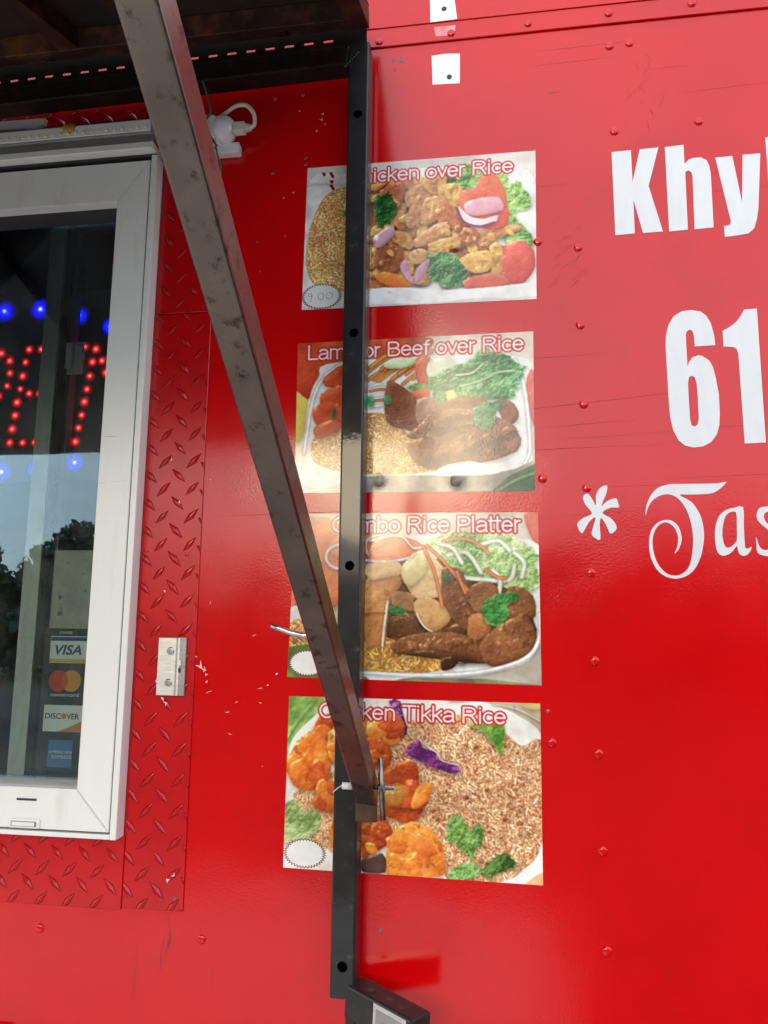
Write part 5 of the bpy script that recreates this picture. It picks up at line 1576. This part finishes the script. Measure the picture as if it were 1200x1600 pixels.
def art_beef():
    A = Art([(72, 104), (1128, 55), (1131, 763), (57, 780)], 2)
    A.C[:] = srgb(220, 204, 182)
    A.C *= (1 + .2 * (A.n4 - .5))[..., None]
    A.blob([(40, 100), (210, 90), (230, 200), (180, 300), (120, 355), (50, 340)], srgb(206, 66, 36), srgb(150, 34, 20), srgb(240, 140, 100), r=22, amt=.2)
    A.fill([(200, 96), (640, 78), (660, 140), (600, 200), (230, 220)], srgb(196, 84, 48), .15)
    A.blob([(50, 330), (98, 345), (122, 390), (112, 500), (60, 545)], srgb(214, 190, 84), srgb(170, 140, 50), srgb(242, 230, 150), r=14, amt=.2)
    A.blob([(1085, 262), (1135, 240), (1135, 470), (1108, 420)], srgb(206, 96, 84), srgb(150, 50, 44), srgb(236, 160, 150), r=14, amt=.2)
    A.fill([(90, 600), (122, 370), (165, 262), (260, 190), (1040, 165), (1092, 300), (1118, 560), (1100, 645), (990, 675), (700, 692), (350, 715), (60, 785), (57, 700)], srgb(232, 229, 222), .03)
    A.strip([(100, 600), (135, 380), (180, 270), (262, 200)], 12, srgb(248, 246, 240))
    A.strip([(1045, 180), (1085, 310), (1108, 560), (1085, 640)], 12, srgb(248, 246, 240))
    m = A.fill([(145, 530), (260, 462), (400, 420), (490, 440), (570, 520), (705, 600), (695, 672), (400, 692), (160, 650)], srgb(208, 158, 92))
    A.grains(m, 900, NOOD + RICE, ln=17)
    for pts in ([(190, 260), (280, 200), (330, 250), (300, 310), (200, 300)], [(180, 330), (290, 290), (350, 300), (345, 400), (250, 410), (185, 400)], [(140, 400), (230, 370), (300, 420), (260, 470), (160, 480)], [(150, 480), (240, 450), (270, 490), (200, 530), (150, 525)]):
        A.blob(pts, srgb(212, 74, 36), srgb(150, 36, 18), srgb(240, 136, 88), r=12, amt=.35, jag=.03)
    A.leaf([(225, 410), (240, 395), (245, 430), (230, 445)], srgb(40, 70, 30), srgb(70, 100, 40), srgb(90, 120, 60))
    for k in range(16):
        x = 380 + 16 * k; y = 190 + 40 * math.sin(k * 1.7)
        A.strip([(x - 30, y + 60), (x + 20, y + 20), (x + 70, y - 10)], 13, srgb(224, 108 + (k * 13) % 40, 52))
    A.blob([(455, 205), (500, 175), (570, 172), (600, 190), (560, 215), (490, 222)], srgb(206, 218, 166), srgb(120, 150, 80), srgb(236, 240, 210), r=8, amt=.15)
    A.blob([(600, 200), (660, 170), (655, 300), (610, 290)], srgb(206, 66, 40), srgb(150, 36, 20), srgb(236, 130, 90), r=12, amt=.2)
    A.blob([(650, 210), (690, 176), (770, 180), (775, 230), (720, 270), (660, 260)], srgb(206, 216, 184), srgb(110, 150, 90), srgb(236, 240, 220), r=10, amt=.2)
    for k in range(5):
        A.strip([(395, 300 + 22 * k), (440, 290 + 24 * k), (500, 300 + 18 * k)], 10, [srgb(232, 226, 220), srgb(220, 110, 60)][k % 2])
    A.leaf([(560, 305), (610, 285), (660, 300), (600, 325)], srgb(50, 90, 40), srgb(96, 150, 70), srgb(160, 200, 120))
    A.leaf([(660, 265), (700, 240), (760, 212), (830, 190), (900, 132), (960, 150), (1050, 190), (1085, 225), (1050, 330), (950, 368), (800, 352), (690, 392), (665, 330)], srgb(30, 84, 40), srgb(84, 156, 84), srgb(176, 218, 160), scale=.8)
    A.strip([(800, 300), (900, 270), (960, 240), (1040, 230)], 9, srgb(150, 200, 130)); A.strip([(780, 250), (850, 240), (900, 200)], 7, srgb(170, 214, 150))
    A.blob([(735, 330), (770, 318), (785, 360), (750, 372)], srgb(222, 200, 90), srgb(170, 140, 50), srgb(240, 230, 150), r=6, amt=.2)
    bz = (srgb(128, 66, 44), srgb(66, 30, 20), srgb(178, 112, 82))
    A.blob([(568, 330), (650, 308), (660, 345), (580, 360)], srgb(210, 84, 44), srgb(150, 44, 20), srgb(236, 140, 90), r=8, amt=.2)
    A.blob([(470, 292), (522, 290), (605, 365), (610, 495), (545, 492), (465, 452)], *bz, r=9, tex='n3', amt=.45, jag=.02, specks=srgb(56, 24, 16))
    A.blob([(600, 380), (660, 345), (690, 385), (650, 440), (610, 470)], srgb(160, 108, 84), srgb(98, 56, 40), srgb(200, 150, 124), r=8, tex='n3', amt=.4)
    A.blob([(560, 520), (620, 470), (690, 390), (780, 352), (866, 345), (925, 372), (905, 440), (850, 470), (720, 510), (620, 540)], *bz, r=10, tex='n3', amt=.5, jag=.02, specks=srgb(56, 24, 16))
    A.blob([(960, 372), (1005, 358), (1050, 392), (1056, 450), (1000, 470)], *bz, r=9, tex='n3', amt=.45)
    A.blob([(560, 560), (640, 520), (700, 440), (745, 402), (870, 410), (1000, 452), (1058, 505), (1052, 590), (880, 642), (700, 668), (600, 640)], srgb(140, 82, 58), srgb(78, 38, 26), srgb(186, 126, 96), r=12, tex='n3', amt=.45, jag=.015, specks=srgb(84, 42, 28))
    A.chunks([(600, 560), (740, 430), (990, 470), (1040, 520), (1030, 580), (880, 620), (700, 640)], 40, MEAT, 14, 34, 2.6)
    A.strip([(700, 520), (800, 480), (900, 470)], 5, srgb(96, 50, 34)); A.strip([(850, 600), (950, 540), (1040, 500)], 7, srgb(100, 54, 36))
    A.leaf([(856, 402), (930, 370), (1003, 376), (962, 412), (945, 470), (882, 492)], srgb(24, 84, 46), srgb(52, 132, 76), srgb(110, 180, 120), jag=.12, scale=.6)
    A.leaf([(385, 350), (412, 345), (412, 390), (390, 395)], srgb(40, 110, 60), srgb(70, 150, 90), srgb(110, 180, 120))
    A.leaf([(458, 352), (486, 338), (490, 372), (466, 380)], srgb(40, 100, 50), srgb(70, 150, 80), srgb(110, 180, 120))
    A.fill([(380, 705), (700, 695), (1000, 675), (1131, 635), (1135, 770), (380, 785)], srgb(150, 140, 124), .2)
    A.fill([(930, 770), (1010, 700), (1135, 640), (1135, 770)], srgb(58, 96, 50), .2, smooth=0)
    A.strip([(960, 762), (1050, 710), (1131, 680)], 10, srgb(90, 140, 76))
    A.fill([(695, 672), (740, 650), (830, 634), (880, 640), (980, 668), (930, 690), (700, 697)], srgb(236, 232, 226), .03)
    paint_title(A, "Lamb or Beef over Rice", 0.045, 0.910, 0.118, 0.095)
    return A.out()

def art_combo():
    A = Art([(115, 61), (1120, 55), (1138, 775), (75, 738)], 3)
    A.C[:] = srgb(216, 200, 176)
    A.C *= (1 + .25 * (A.n4 - .5))[..., None]
    A.blob([(1060, 60), (1130, 50), (1130, 200), (1090, 160)], srgb(206, 90, 70), srgb(160, 50, 40), srgb(230, 150, 130), r=16, amt=.2)
    A.blob([(90, 130), (200, 70), (300, 110), (400, 160), (410, 330), (330, 420), (200, 470), (90, 470)], srgb(222, 116, 60), srgb(176, 66, 28), srgb(246, 180, 130), r=20, amt=.4)
    A.fill([(70, 470), (130, 440), (240, 500), (260, 560), (140, 600), (70, 590)], srgb(232, 226, 216), .04)
    m = A.fill([(80, 520), (170, 490), (260, 540), (250, 620), (80, 640)], srgb(170, 100, 50))
    A.grains(m, 130, RICE)
    A.fill([(60, 620), (260, 610), (260, 745), (60, 745)], srgb(96, 124, 62), .25)
    A.fill([(400, 690), (1135, 600), (1140, 780), (400, 745)], srgb(176, 164, 148), .08, smooth=0)
    A.fill([(380, 735), (700, 742), (900, 745), (1138, 775), (1138, 790), (380, 760)], srgb(120, 118, 84), .2, smooth=0)
    A.fill([(395, 300), (600, 150), (1090, 170), (1125, 320), (1135, 470), (1128, 590), (1080, 668), (960, 712), (800, 735), (600, 738), (395, 728)], srgb(236, 233, 227), .03)
    A.blob([(405, 290), (560, 240), (720, 250), (860, 300), (1000, 350), (1085, 400), (1100, 600), (960, 670), (700, 680), (420, 660), (395, 480)], srgb(112, 66, 34), srgb(58, 30, 16), srgb(160, 104, 60), r=16, amt=.7)
    A.chunks([(420, 300), (620, 260), (840, 310), (1060, 400), (1080, 600), (700, 660), (420, 640)], 70, MEAT + CHK[:1], 14, 40, 2.4, .5)
    A.blob([(250, 200), (330, 120), (430, 140), (480, 180), (420, 240), (320, 250)], srgb(228, 124, 74), srgb(180, 74, 36), srgb(250, 190, 140), r=12, amt=.3)
    for c in [(300, 235, 62), (460, 195, 60)]:
        A.strip([(c[0] + c[2] * math.cos(t), c[1] + c[2] * .8 * math.sin(t)) for t in np.linspace(.3, 6.2, 12)], 11, srgb(236, 210, 200))
    A.blob([(410, 235), (450, 165), (540, 150), (640, 190), (620, 240), (520, 260), (440, 265)], srgb(226, 124, 78), srgb(186, 76, 44), srgb(248, 190, 150), r=12, amt=.3)
    A.strip([(400, 250), (480, 255), (560, 245), (640, 220)], 10, srgb(228, 204, 206)); A.strip([(420, 170), (540, 150), (600, 200), (650, 190)], 9, srgb(240, 214, 196))
    A.leaf([(650, 172), (760, 140), (880, 132), (985, 145), (1060, 180), (1105, 212), (1122, 300), (1100, 385), (1000, 370), (900, 342), (800, 322), (715, 240)], srgb(92, 132, 60), srgb(168, 196, 116), srgb(222, 232, 182), scale=.8)
    for pts in ([(740, 230), (820, 220), (880, 300)], [(800, 320), (900, 330), (1000, 330), (1020, 270)], [(870, 190), (950, 170), (1000, 210)], [(930, 290), (960, 330), (955, 385)], [(1020, 220), (1060, 260), (1050, 320)], [(700, 180), (760, 200), (800, 260)]):
        A.strip(pts, 15, srgb(226, 232, 206))
    A.strip([(720, 172), (800, 162), (870, 185), (915, 225)], 9, srgb(232, 140, 88))
    m = A.fill([(395, 590), (500, 575), (600, 640), (745, 660), (705, 712), (395, 712)], srgb(140, 90, 34))
    A.grains(m, 330, NOOD, ln=26, wd=7)
    bz = (srgb(122, 72, 38), srgb(66, 34, 18), srgb(170, 112, 66))
    A.blob([(480, 490), (600, 480), (650, 530), (720, 540), (800, 520), (840, 560), (700, 600), (520, 570), (480, 540)], srgb(84, 50, 26), srgb(46, 26, 14), srgb(130, 84, 46), r=10, amt=.5)
    A.blob([(400, 340), (450, 300), (525, 300), (553, 345), (500, 430), (482, 590), (430, 612), (398, 600)], srgb(196, 126, 64), srgb(136, 74, 32), srgb(230, 178, 110), r=9, amt=.5, specks=srgb(120, 60, 26))
    A.strip([(492, 420), (478, 520), (470, 605)], 9, srgb(236, 220, 196)); A.strip([(400, 475), (440, 468), (480, 470)], 6, srgb(190, 96, 40))
    A.blob([(410, 270), (520, 250), (560, 300), (500, 320), (420, 330)], srgb(222, 176, 116), srgb(176, 116, 60), srgb(242, 214, 164), r=9, amt=.4)
    A.blob([(548, 300), (580, 240), (645, 208), (722, 280), (735, 380), (700, 402), (620, 412), (572, 360)], srgb(224, 184, 122), srgb(168, 114, 58), srgb(246, 226, 176), r=10, amt=.45)
    A.blob([(560, 290), (640, 220), (650, 300), (580, 360)], srgb(226, 204, 140), srgb(190, 150, 84), srgb(246, 234, 184), r=8, amt=.3)
    A.blob([(520, 380), (580, 390), (610, 450), (560, 460), (510, 430)], srgb(160, 112, 70), srgb(100, 60, 32), srgb(212, 170, 120), r=7, amt=.4)
    A.blob([(600, 430), (662, 404), (742, 450), (754, 500), (682, 552), (632, 512)], srgb(204, 146, 86), srgb(140, 86, 42), srgb(236, 196, 140), r=8, amt=.35)
    A.strip([(612, 470), (640, 520), (680, 548)], 6, srgb(232, 212, 180))
    A.blob([(716, 290), (765, 280), (805, 300), (832, 380), (856, 440), (835, 545), (782, 512), (725, 432)], *bz, r=9, tex='n3', amt=.5, specks=srgb(60, 30, 16))
    A.blob([(822, 372), (900, 338), (952, 372), (942, 422), (880, 472), (838, 440)], srgb(142, 88, 50), srgb(80, 44, 24), srgb(186, 130, 84), r=9, tex='n3', amt=.5)
    A.blob([(996, 362), (1082, 380), (1112, 440), (1102, 492), (1020, 502), (985, 462)], *bz, r=9, tex='n3', amt=.45)
    A.blob([(835, 482), (900, 475), (925, 540), (862, 585), (826, 560)], srgb(176, 108, 58), srgb(110, 60, 28), srgb(210, 150, 96), r=9, tex='n3', amt=.4)
    A.blob([(505, 605), (560, 570), (640, 552), (720, 548), (835, 568), (890, 640), (892, 682), (780, 640), (640, 620), (540, 645)], *bz, r=8, tex='n3', amt=.5, jag=.02, specks=srgb(60, 30, 16))
    A.blob([(560, 640), (660, 625), (800, 645), (885, 680), (780, 672), (640, 655)], srgb(72, 40, 22), srgb(40, 22, 12), srgb(110, 68, 40), r=6, tex='n3', amt=.4)
    A.blob([(882, 590), (960, 520), (1062, 478), (1114, 560), (1104, 632), (1000, 682), (920, 694), (884, 645)], srgb(130, 78, 42), srgb(70, 38, 20), srgb(178, 118, 72), r=10, tex='n3', amt=.5, jag=.02, specks=srgb(66, 34, 18))
    A.chunks([(900, 610), (1060, 510), (1090, 560), (1070, 620), (930, 660)], 22, MEAT[:2], 9, 20, 2.0, .12)
    A.chunks([(540, 615), (640, 580), (800, 580), (860, 640), (700, 620)], 22, MEAT[:2], 8, 18, 2.6, .12)
    A.chunks([(740, 310), (790, 310), (840, 440), (820, 510), (760, 430)], 18, MEAT[:2], 8, 18, 2.2, .12)
    A.chunks([(1000, 390), (1080, 400), (1090, 470), (1010, 480)], 10, MEAT[:2], 8, 18, 2.0, .12)
    A.blob([(720, 660), (770, 655), (778, 690), (720, 712)], srgb(60, 34, 20), srgb(36, 20, 12), srgb(90, 56, 34), r=5, amt=.3)
    for pts in ([(640, 195), (680, 280), (705, 370), (718, 440)], [(655, 190), (720, 250), (780, 320), (822, 372)], [(780, 300), (800, 350), (815, 385)], [(900, 290), (950, 320), (985, 325)]):
        A.strip(pts, 11, srgb(226, 122, 66))
    A.leaf([(886, 432), (960, 388), (1032, 388), (1042, 410), (990, 440), (1002, 470), (950, 522), (900, 502)], srgb(18, 62, 20), srgb(48, 112, 44), srgb(104, 160, 84), jag=.04, scale=1.2)
    A.leaf([(503, 440), (560, 448), (562, 476), (508, 470)], srgb(24, 70, 30), srgb(50, 112, 50), srgb(90, 150, 80), jag=.05)
    A.leaf([(718, 312), (745, 306), (755, 330), (725, 332)], srgb(40, 70, 30), srgb(70, 100, 50), srgb(100, 130, 70), jag=.1)
    A.strip([(400, 718), (600, 728), (800, 722), (960, 698), (1075, 652), (1122, 580), (1128, 470)], 12, srgb(246, 243, 238), shade=.15)
    paint_title(A, "Combo Rice Platter", 0.160, 0.765, 0.118, 0.095)
    return A.out()

def art_tikka():
    A = Art([(85, 48), (1131, 77), (1141, 835), (58, 760)], 4)
    A.C[:] = srgb(196, 176, 142)
    A.C *= (1 + .2 * (A.n4 - .5))[..., None]
    A.leaf([(70, 40), (210, 45), (240, 110), (150, 190), (70, 270)], srgb(96, 132, 54), srgb(138, 172, 88), srgb(176, 204, 130), jag=0, scale=2)
    A.strip([(80, 230), (130, 150), (200, 70)], 6, srgb(110, 150, 70))
    A.fill([(75, 420), (90, 250), (170, 150), (300, 60), (600, 20), (880, 70), (1040, 130), (1150, 250), (1160, 640), (1100, 760), (960, 850), (500, 850), (60, 770), (62, 560)], srgb(238, 233, 222), .03)
    A.strip([(930, 80), (1030, 100), (1131, 150)], 7, srgb(214, 204, 186)); A.blob([(1040, 70), (1135, 72), (1135, 100), (1080, 100)], srgb(206, 190, 110), srgb(170, 150, 70), srgb(230, 220, 150), r=6, amt=.2)
    m = A.fill([(540, 170), (700, 130), (820, 130), (960, 185), (1050, 255), (1140, 250), (1145, 650), (1050, 770), (960, 825), (760, 830), (640, 560), (490, 320), (500, 230)], srgb(206, 144, 96))
    A.grains(m, 2600, RICE2, ln=17, wd=4.6)
    A.grains(m, 90, [srgb(196, 104, 56), srgb(170, 92, 50)], ln=12, wd=5)
    A.grains(m, 30, [srgb(238, 204, 168)], ln=20, wd=6)
    for x, y in [(905, 436), (620, 300), (700, 560), (980, 560), (820, 470), (860, 260)]:
        A.blob([(x - 9, y - 6), (x + 8, y - 8), (x + 10, y + 6), (x - 6, y + 8)], srgb(150, 72, 40), srgb(96, 40, 22), srgb(196, 116, 70), r=4, amt=.4)
    m2 = A.fill([(120, 440), (270, 420), (270, 660), (180, 650), (110, 500)], srgb(220, 166, 118))
    A.grains(m2, 180, RICE2)
    m3 = A.fill([(240, 380), (520, 330), (660, 560), (620, 600), (300, 700), (240, 640)], srgb(220, 166, 118))
    A.grains(m3, 500, RICE2)
    T_ = [(srgb(234, 116, 40), srgb(168, 62, 14), srgb(252, 184, 92)), (srgb(206, 78, 30), srgb(136, 34, 10), srgb(240, 138, 70)), (srgb(240, 136, 44), srgb(184, 76, 18), srgb(255, 200, 110))]
    A.leaf([(540, 60), (560, 130), (575, 190), (555, 215), (540, 150), (500, 75)], srgb(60, 24, 62), srgb(110, 48, 106), srgb(206, 170, 196), jag=.05)
    for pts, t in [([(385, 150), (420, 110), (525, 120), (562, 165), (552, 232), (482, 262), (390, 225)], 1), ([(390, 225), (470, 228), (512, 282), (492, 342), (440, 335), (385, 320)], 1), ([(190, 190), (232, 138), (275, 150), (275, 320), (240, 310)], 0),
                   ([(75, 330), (100, 262), (135, 218), (200, 188), (246, 250), (258, 360), (212, 432), (130, 438), (85, 385)], 0), ([(192, 490), (230, 420), (300, 370), (350, 420), (330, 530), (208, 522)], 0), ([(250, 200), (330, 150), (400, 190), (390, 300), (300, 340), (250, 300)], 2), ([(260, 560), (340, 530), (400, 600), (380, 690), (290, 700), (250, 640)], 0),
                   ([(385, 560), (460, 535), (502, 580), (514, 640), (452, 692), (385, 718)], 1), ([(462, 380), (520, 328), (612, 322), (622, 420), (668, 462), (642, 522), (592, 578), (515, 560), (470, 520)], 1),
                   ([(478, 740), (505, 620), (560, 578), (622, 568), (702, 630), (728, 720), (722, 792), (600, 800), (490, 792)], 2)]:
        A.blob(pts, *T_[t], r=16, amt=.6, specks=srgb(120, 36, 12), gloss=.5, jag=.03, smooth=2)
        c = np.mean(np.array(pts), 0)
        A.chunks([tuple(c + (np.array(p) - c) * .72) for p in pts], 7, [T_[t], T_[t], T_[(t + 1) % 3]], 26, 60, 1.8, .10)
    A.blob([(480, 450), (530, 410), (580, 440), (550, 490), (500, 500)], srgb(206, 126, 50), srgb(160, 76, 20), srgb(230, 170, 90), r=20, amt=.5, edge=0, drop=0)
    A.blob([(385, 725), (470, 700), (482, 780), (385, 775)], srgb(80, 52, 46), srgb(50, 30, 28), srgb(116, 84, 72), r=8, amt=.3)
    A.leaf([(570, 265), (622, 228), (640, 262), (690, 278), (705, 312), (785, 335), (778, 370), (700, 352), (640, 325), (575, 292)], srgb(84, 28, 84), srgb(140, 56, 130), srgb(206, 150, 200), jag=.04)
    A.strip([(625, 228), (665, 262), (700, 285), (720, 315), (785, 333)], 4, srgb(226, 200, 220))
    A.leaf([(825, 165), (900, 160), (978, 152), (968, 288), (930, 240), (880, 190)], srgb(70, 120, 34), srgb(124, 172, 66), srgb(180, 210, 120), jag=.02, scale=1.4)
    A.leaf([(738, 592), (752, 548), (800, 545), (832, 600), (868, 575), (893, 620), (872, 670), (832, 715), (790, 672), (742, 642)], srgb(60, 96, 34), srgb(108, 150, 66), srgb(166, 196, 120), jag=.10, scale=.6)
    A.strip([(830, 690), (860, 750), (925, 812)], 7, srgb(140, 172, 84))
    A.leaf([(880, 775), (920, 728), (985, 700), (1028, 748), (980, 772), (920, 795)], srgb(36, 66, 22), srgb(84, 124, 48), srgb(130, 170, 90), jag=.10, scale=.6)
    A.leaf([(740, 800), (780, 750), (850, 742), (875, 785), (800, 812)], srgb(60, 100, 36), srgb(110, 154, 70), srgb(160, 196, 116), jag=.10, scale=.6)
    A.leaf([(60, 500), (110, 480), (140, 520), (200, 520), (215, 580), (170, 630), (110, 640), (60, 650)], srgb(104, 130, 66), srgb(158, 178, 108), srgb(200, 212, 160), jag=.08, scale=.6)
    A.fill([(940, 835), (1040, 790), (1110, 720), (1150, 640), (1150, 850)], srgb(240, 236, 228), .03)
    A.fill([(1060, 840), (1100, 800), (1150, 780), (1150, 850)], srgb(230, 170, 120), .1)
    paint_title(A, "Chicken Tikka Rice", 0.128, 0.735, 0.125, 0.090)
    return A.out()

pm, nt, bs = new_mat("printed poster vinyl")
N, L = nt.nodes, nt.links
ca = N.new("ShaderNodeVertexColor")
ca.layer_name = "print"
tc = N.new("ShaderNodeTexCoord")
L.new(ca.outputs["Color"], bs.inputs["Base Color"])
bs.inputs["Roughness"].default_value = 0.45
bs.inputs["Specular IOR Level"].default_value = 0.0
bs.inputs["Coat Weight"].default_value = 1.0
bs.inputs["Coat Roughness"].default_value = 0.13
add_relief(nt, bs, tc, 0.00013, 240, 0.0035, 2.2, True)
M['print'] = pm

NU, NV = PW // 2, PH // 2
def to_lin(a):
    return np.where(a <= 0.04045, a / 12.92, ((a + 0.055) / 1.055) ** 2.4)
def poster(img, corners, label, seal, rivets, seal_mark=None):
    """corners: top left, top right, bottom right, bottom left in wall X, Z"""
    tl, tr, brc, bl = [np.array(c, float) for c in corners]
    u = np.linspace(0, 1, NU); v = np.linspace(0, 1, NV)
    U, V = np.meshgrid(u, v)
    X = (1 - V)[..., None] * ((1 - U)[..., None] * tl + U[..., None] * tr) + V[..., None] * ((1 - U)[..., None] * bl + U[..., None] * brc)
    y = np.full(U.shape, -0.0004)
    for rx, rz in rivets:
        d = np.hypot(X[..., 0] - rx, X[..., 1] - rz)
        y -= 0.0050 * np.sqrt(np.clip(1 - (d / 0.0095) ** 2, 0, 1)) + 0.0010 * np.exp(-(d / 0.013) ** 2)
    co = np.stack([X[..., 0], y, X[..., 1]], -1).reshape(-1, 3)
    i = np.arange(NU * NV).reshape(NV, NU)
    f = np.stack([i[:-1, :-1], i[1:, :-1], i[1:, 1:], i[:-1, 1:]], -1).reshape(-1, 4)
    me = bpy.data.meshes.new("menu_poster")
    me.vertices.add(len(co)); me.vertices.foreach_set("co", co.astype(np.float32).ravel())
    me.loops.add(f.size); me.loops.foreach_set("vertex_index", f.astype(np.int32).ravel())
    me.polygons.add(len(f)); me.polygons.foreach_set("loop_start", np.arange(0, f.size, 4, dtype=np.int32))
    me.update(calc_edges=True)
    at = me.color_attributes.new("print", 'FLOAT_COLOR', 'POINT')
    rgba = np.ones((NU * NV, 4), np.float32)
    rgba[:, :3] = to_lin(img.reshape(-1, 3)) * 0.88
    at.data.foreach_set("color", rgba.ravel())
    for p in me.polygons: p.use_smooth = True
    o = mesh_obj("menu_poster", me, M['print'])
    tag(o, label, "menu poster", "menu posters on the red panel")
    W = tr[0] - tl[0]; H = tl[1] - bl[1]
    if seal:
        su, sv, ru, rv = seal
        cx = bl[0] + su * W; cz = tl[1] - sv * H
        pts = lambda k: [(cx + ru * W * k * (1.0 if q % 2 else 0.87) * math.cos(2 * math.pi * q / 76), cz + rv * H * k * (1.0 if q % 2 else 0.87) * math.sin(2 * math.pi * q / 76)) for q in range(76)]
        e = flat_poly("price_seal", [pts(1.05)], -0.0009, 0.0003, M['seal_edge'], o)
        flat_poly("seal_field", [pts(0.955)], -0.0013, 0.0003, M['seal_white'], e)
        if seal_mark:
            bm = bmesh.new()
            for st in seal_mark:
                P = smooth_curve([(cx + a * ru * W, -0.00145, cz + b * rv * H) for a, b in st], 6)
                for p, q in zip(P, P[1:]):
                    p, q = Vector(p), Vector(q); d = q - p; n_ = Vector((-d.z, 0, d.x)).normalized() * 0.0007
                    bm.faces.new([bm.verts.new(t) for t in (p - n_, q - n_, q + n_, p + n_)])
            from_bm("handwritten_price", bm, M['pencil'], e)
    return o

nine = [[(-.50, .18), (-.62, .30), (-.66, .10), (-.54, .04), (-.47, .2), (-.50, -.1), (-.58, -.42)], [(-.33, -.12), (-.30, -.14)],
        [(0.02, .28), (-.16, .12), (-.12, -.22), (.06, -.22), (.12, .1), (.02, .28)], [(.44, .30), (.26, .16), (.28, -.18), (.48, -.2), (.56, .1), (.44, .30)]]
poster(art_chicken(), [(-0.3805, 2.5810), (0.0770, 2.5795), (0.0735, 2.2730), (-0.3845, 2.2755)], "topmost menu poster, chicken over rice with tomato and lettuce",
       (0.087, 0.915, 0.088, 0.088), [(-0.082, 2.386), (-0.243, 2.415)], nine)
poster(art_beef(), [(-0.3905, 2.2060), (0.0660, 2.2090), (0.0640, 1.9030), (-0.3880, 1.9060)], "second menu poster from the top, lamb or beef slices over rice",
       None, [(-0.225, 1.926), (-0.080, 1.924)])
poster(art_combo(), [(-0.3840, 1.8660), (0.0685, 1.8640), (0.0690, 1.5560), (-0.3920, 1.5615)], "third menu poster from the top, combo platter with green pepper",
       (0.085, 0.915, 0.080, 0.078), [])
poster(art_tikka(), [(-0.3870, 1.5270), (0.0660, 1.5250), (0.0650, 1.2250), (-0.3890, 1.2290)], "lowest menu poster, orange chicken tikka pieces and brown rice",
       (0.086, 0.912, 0.084, 0.084), [])
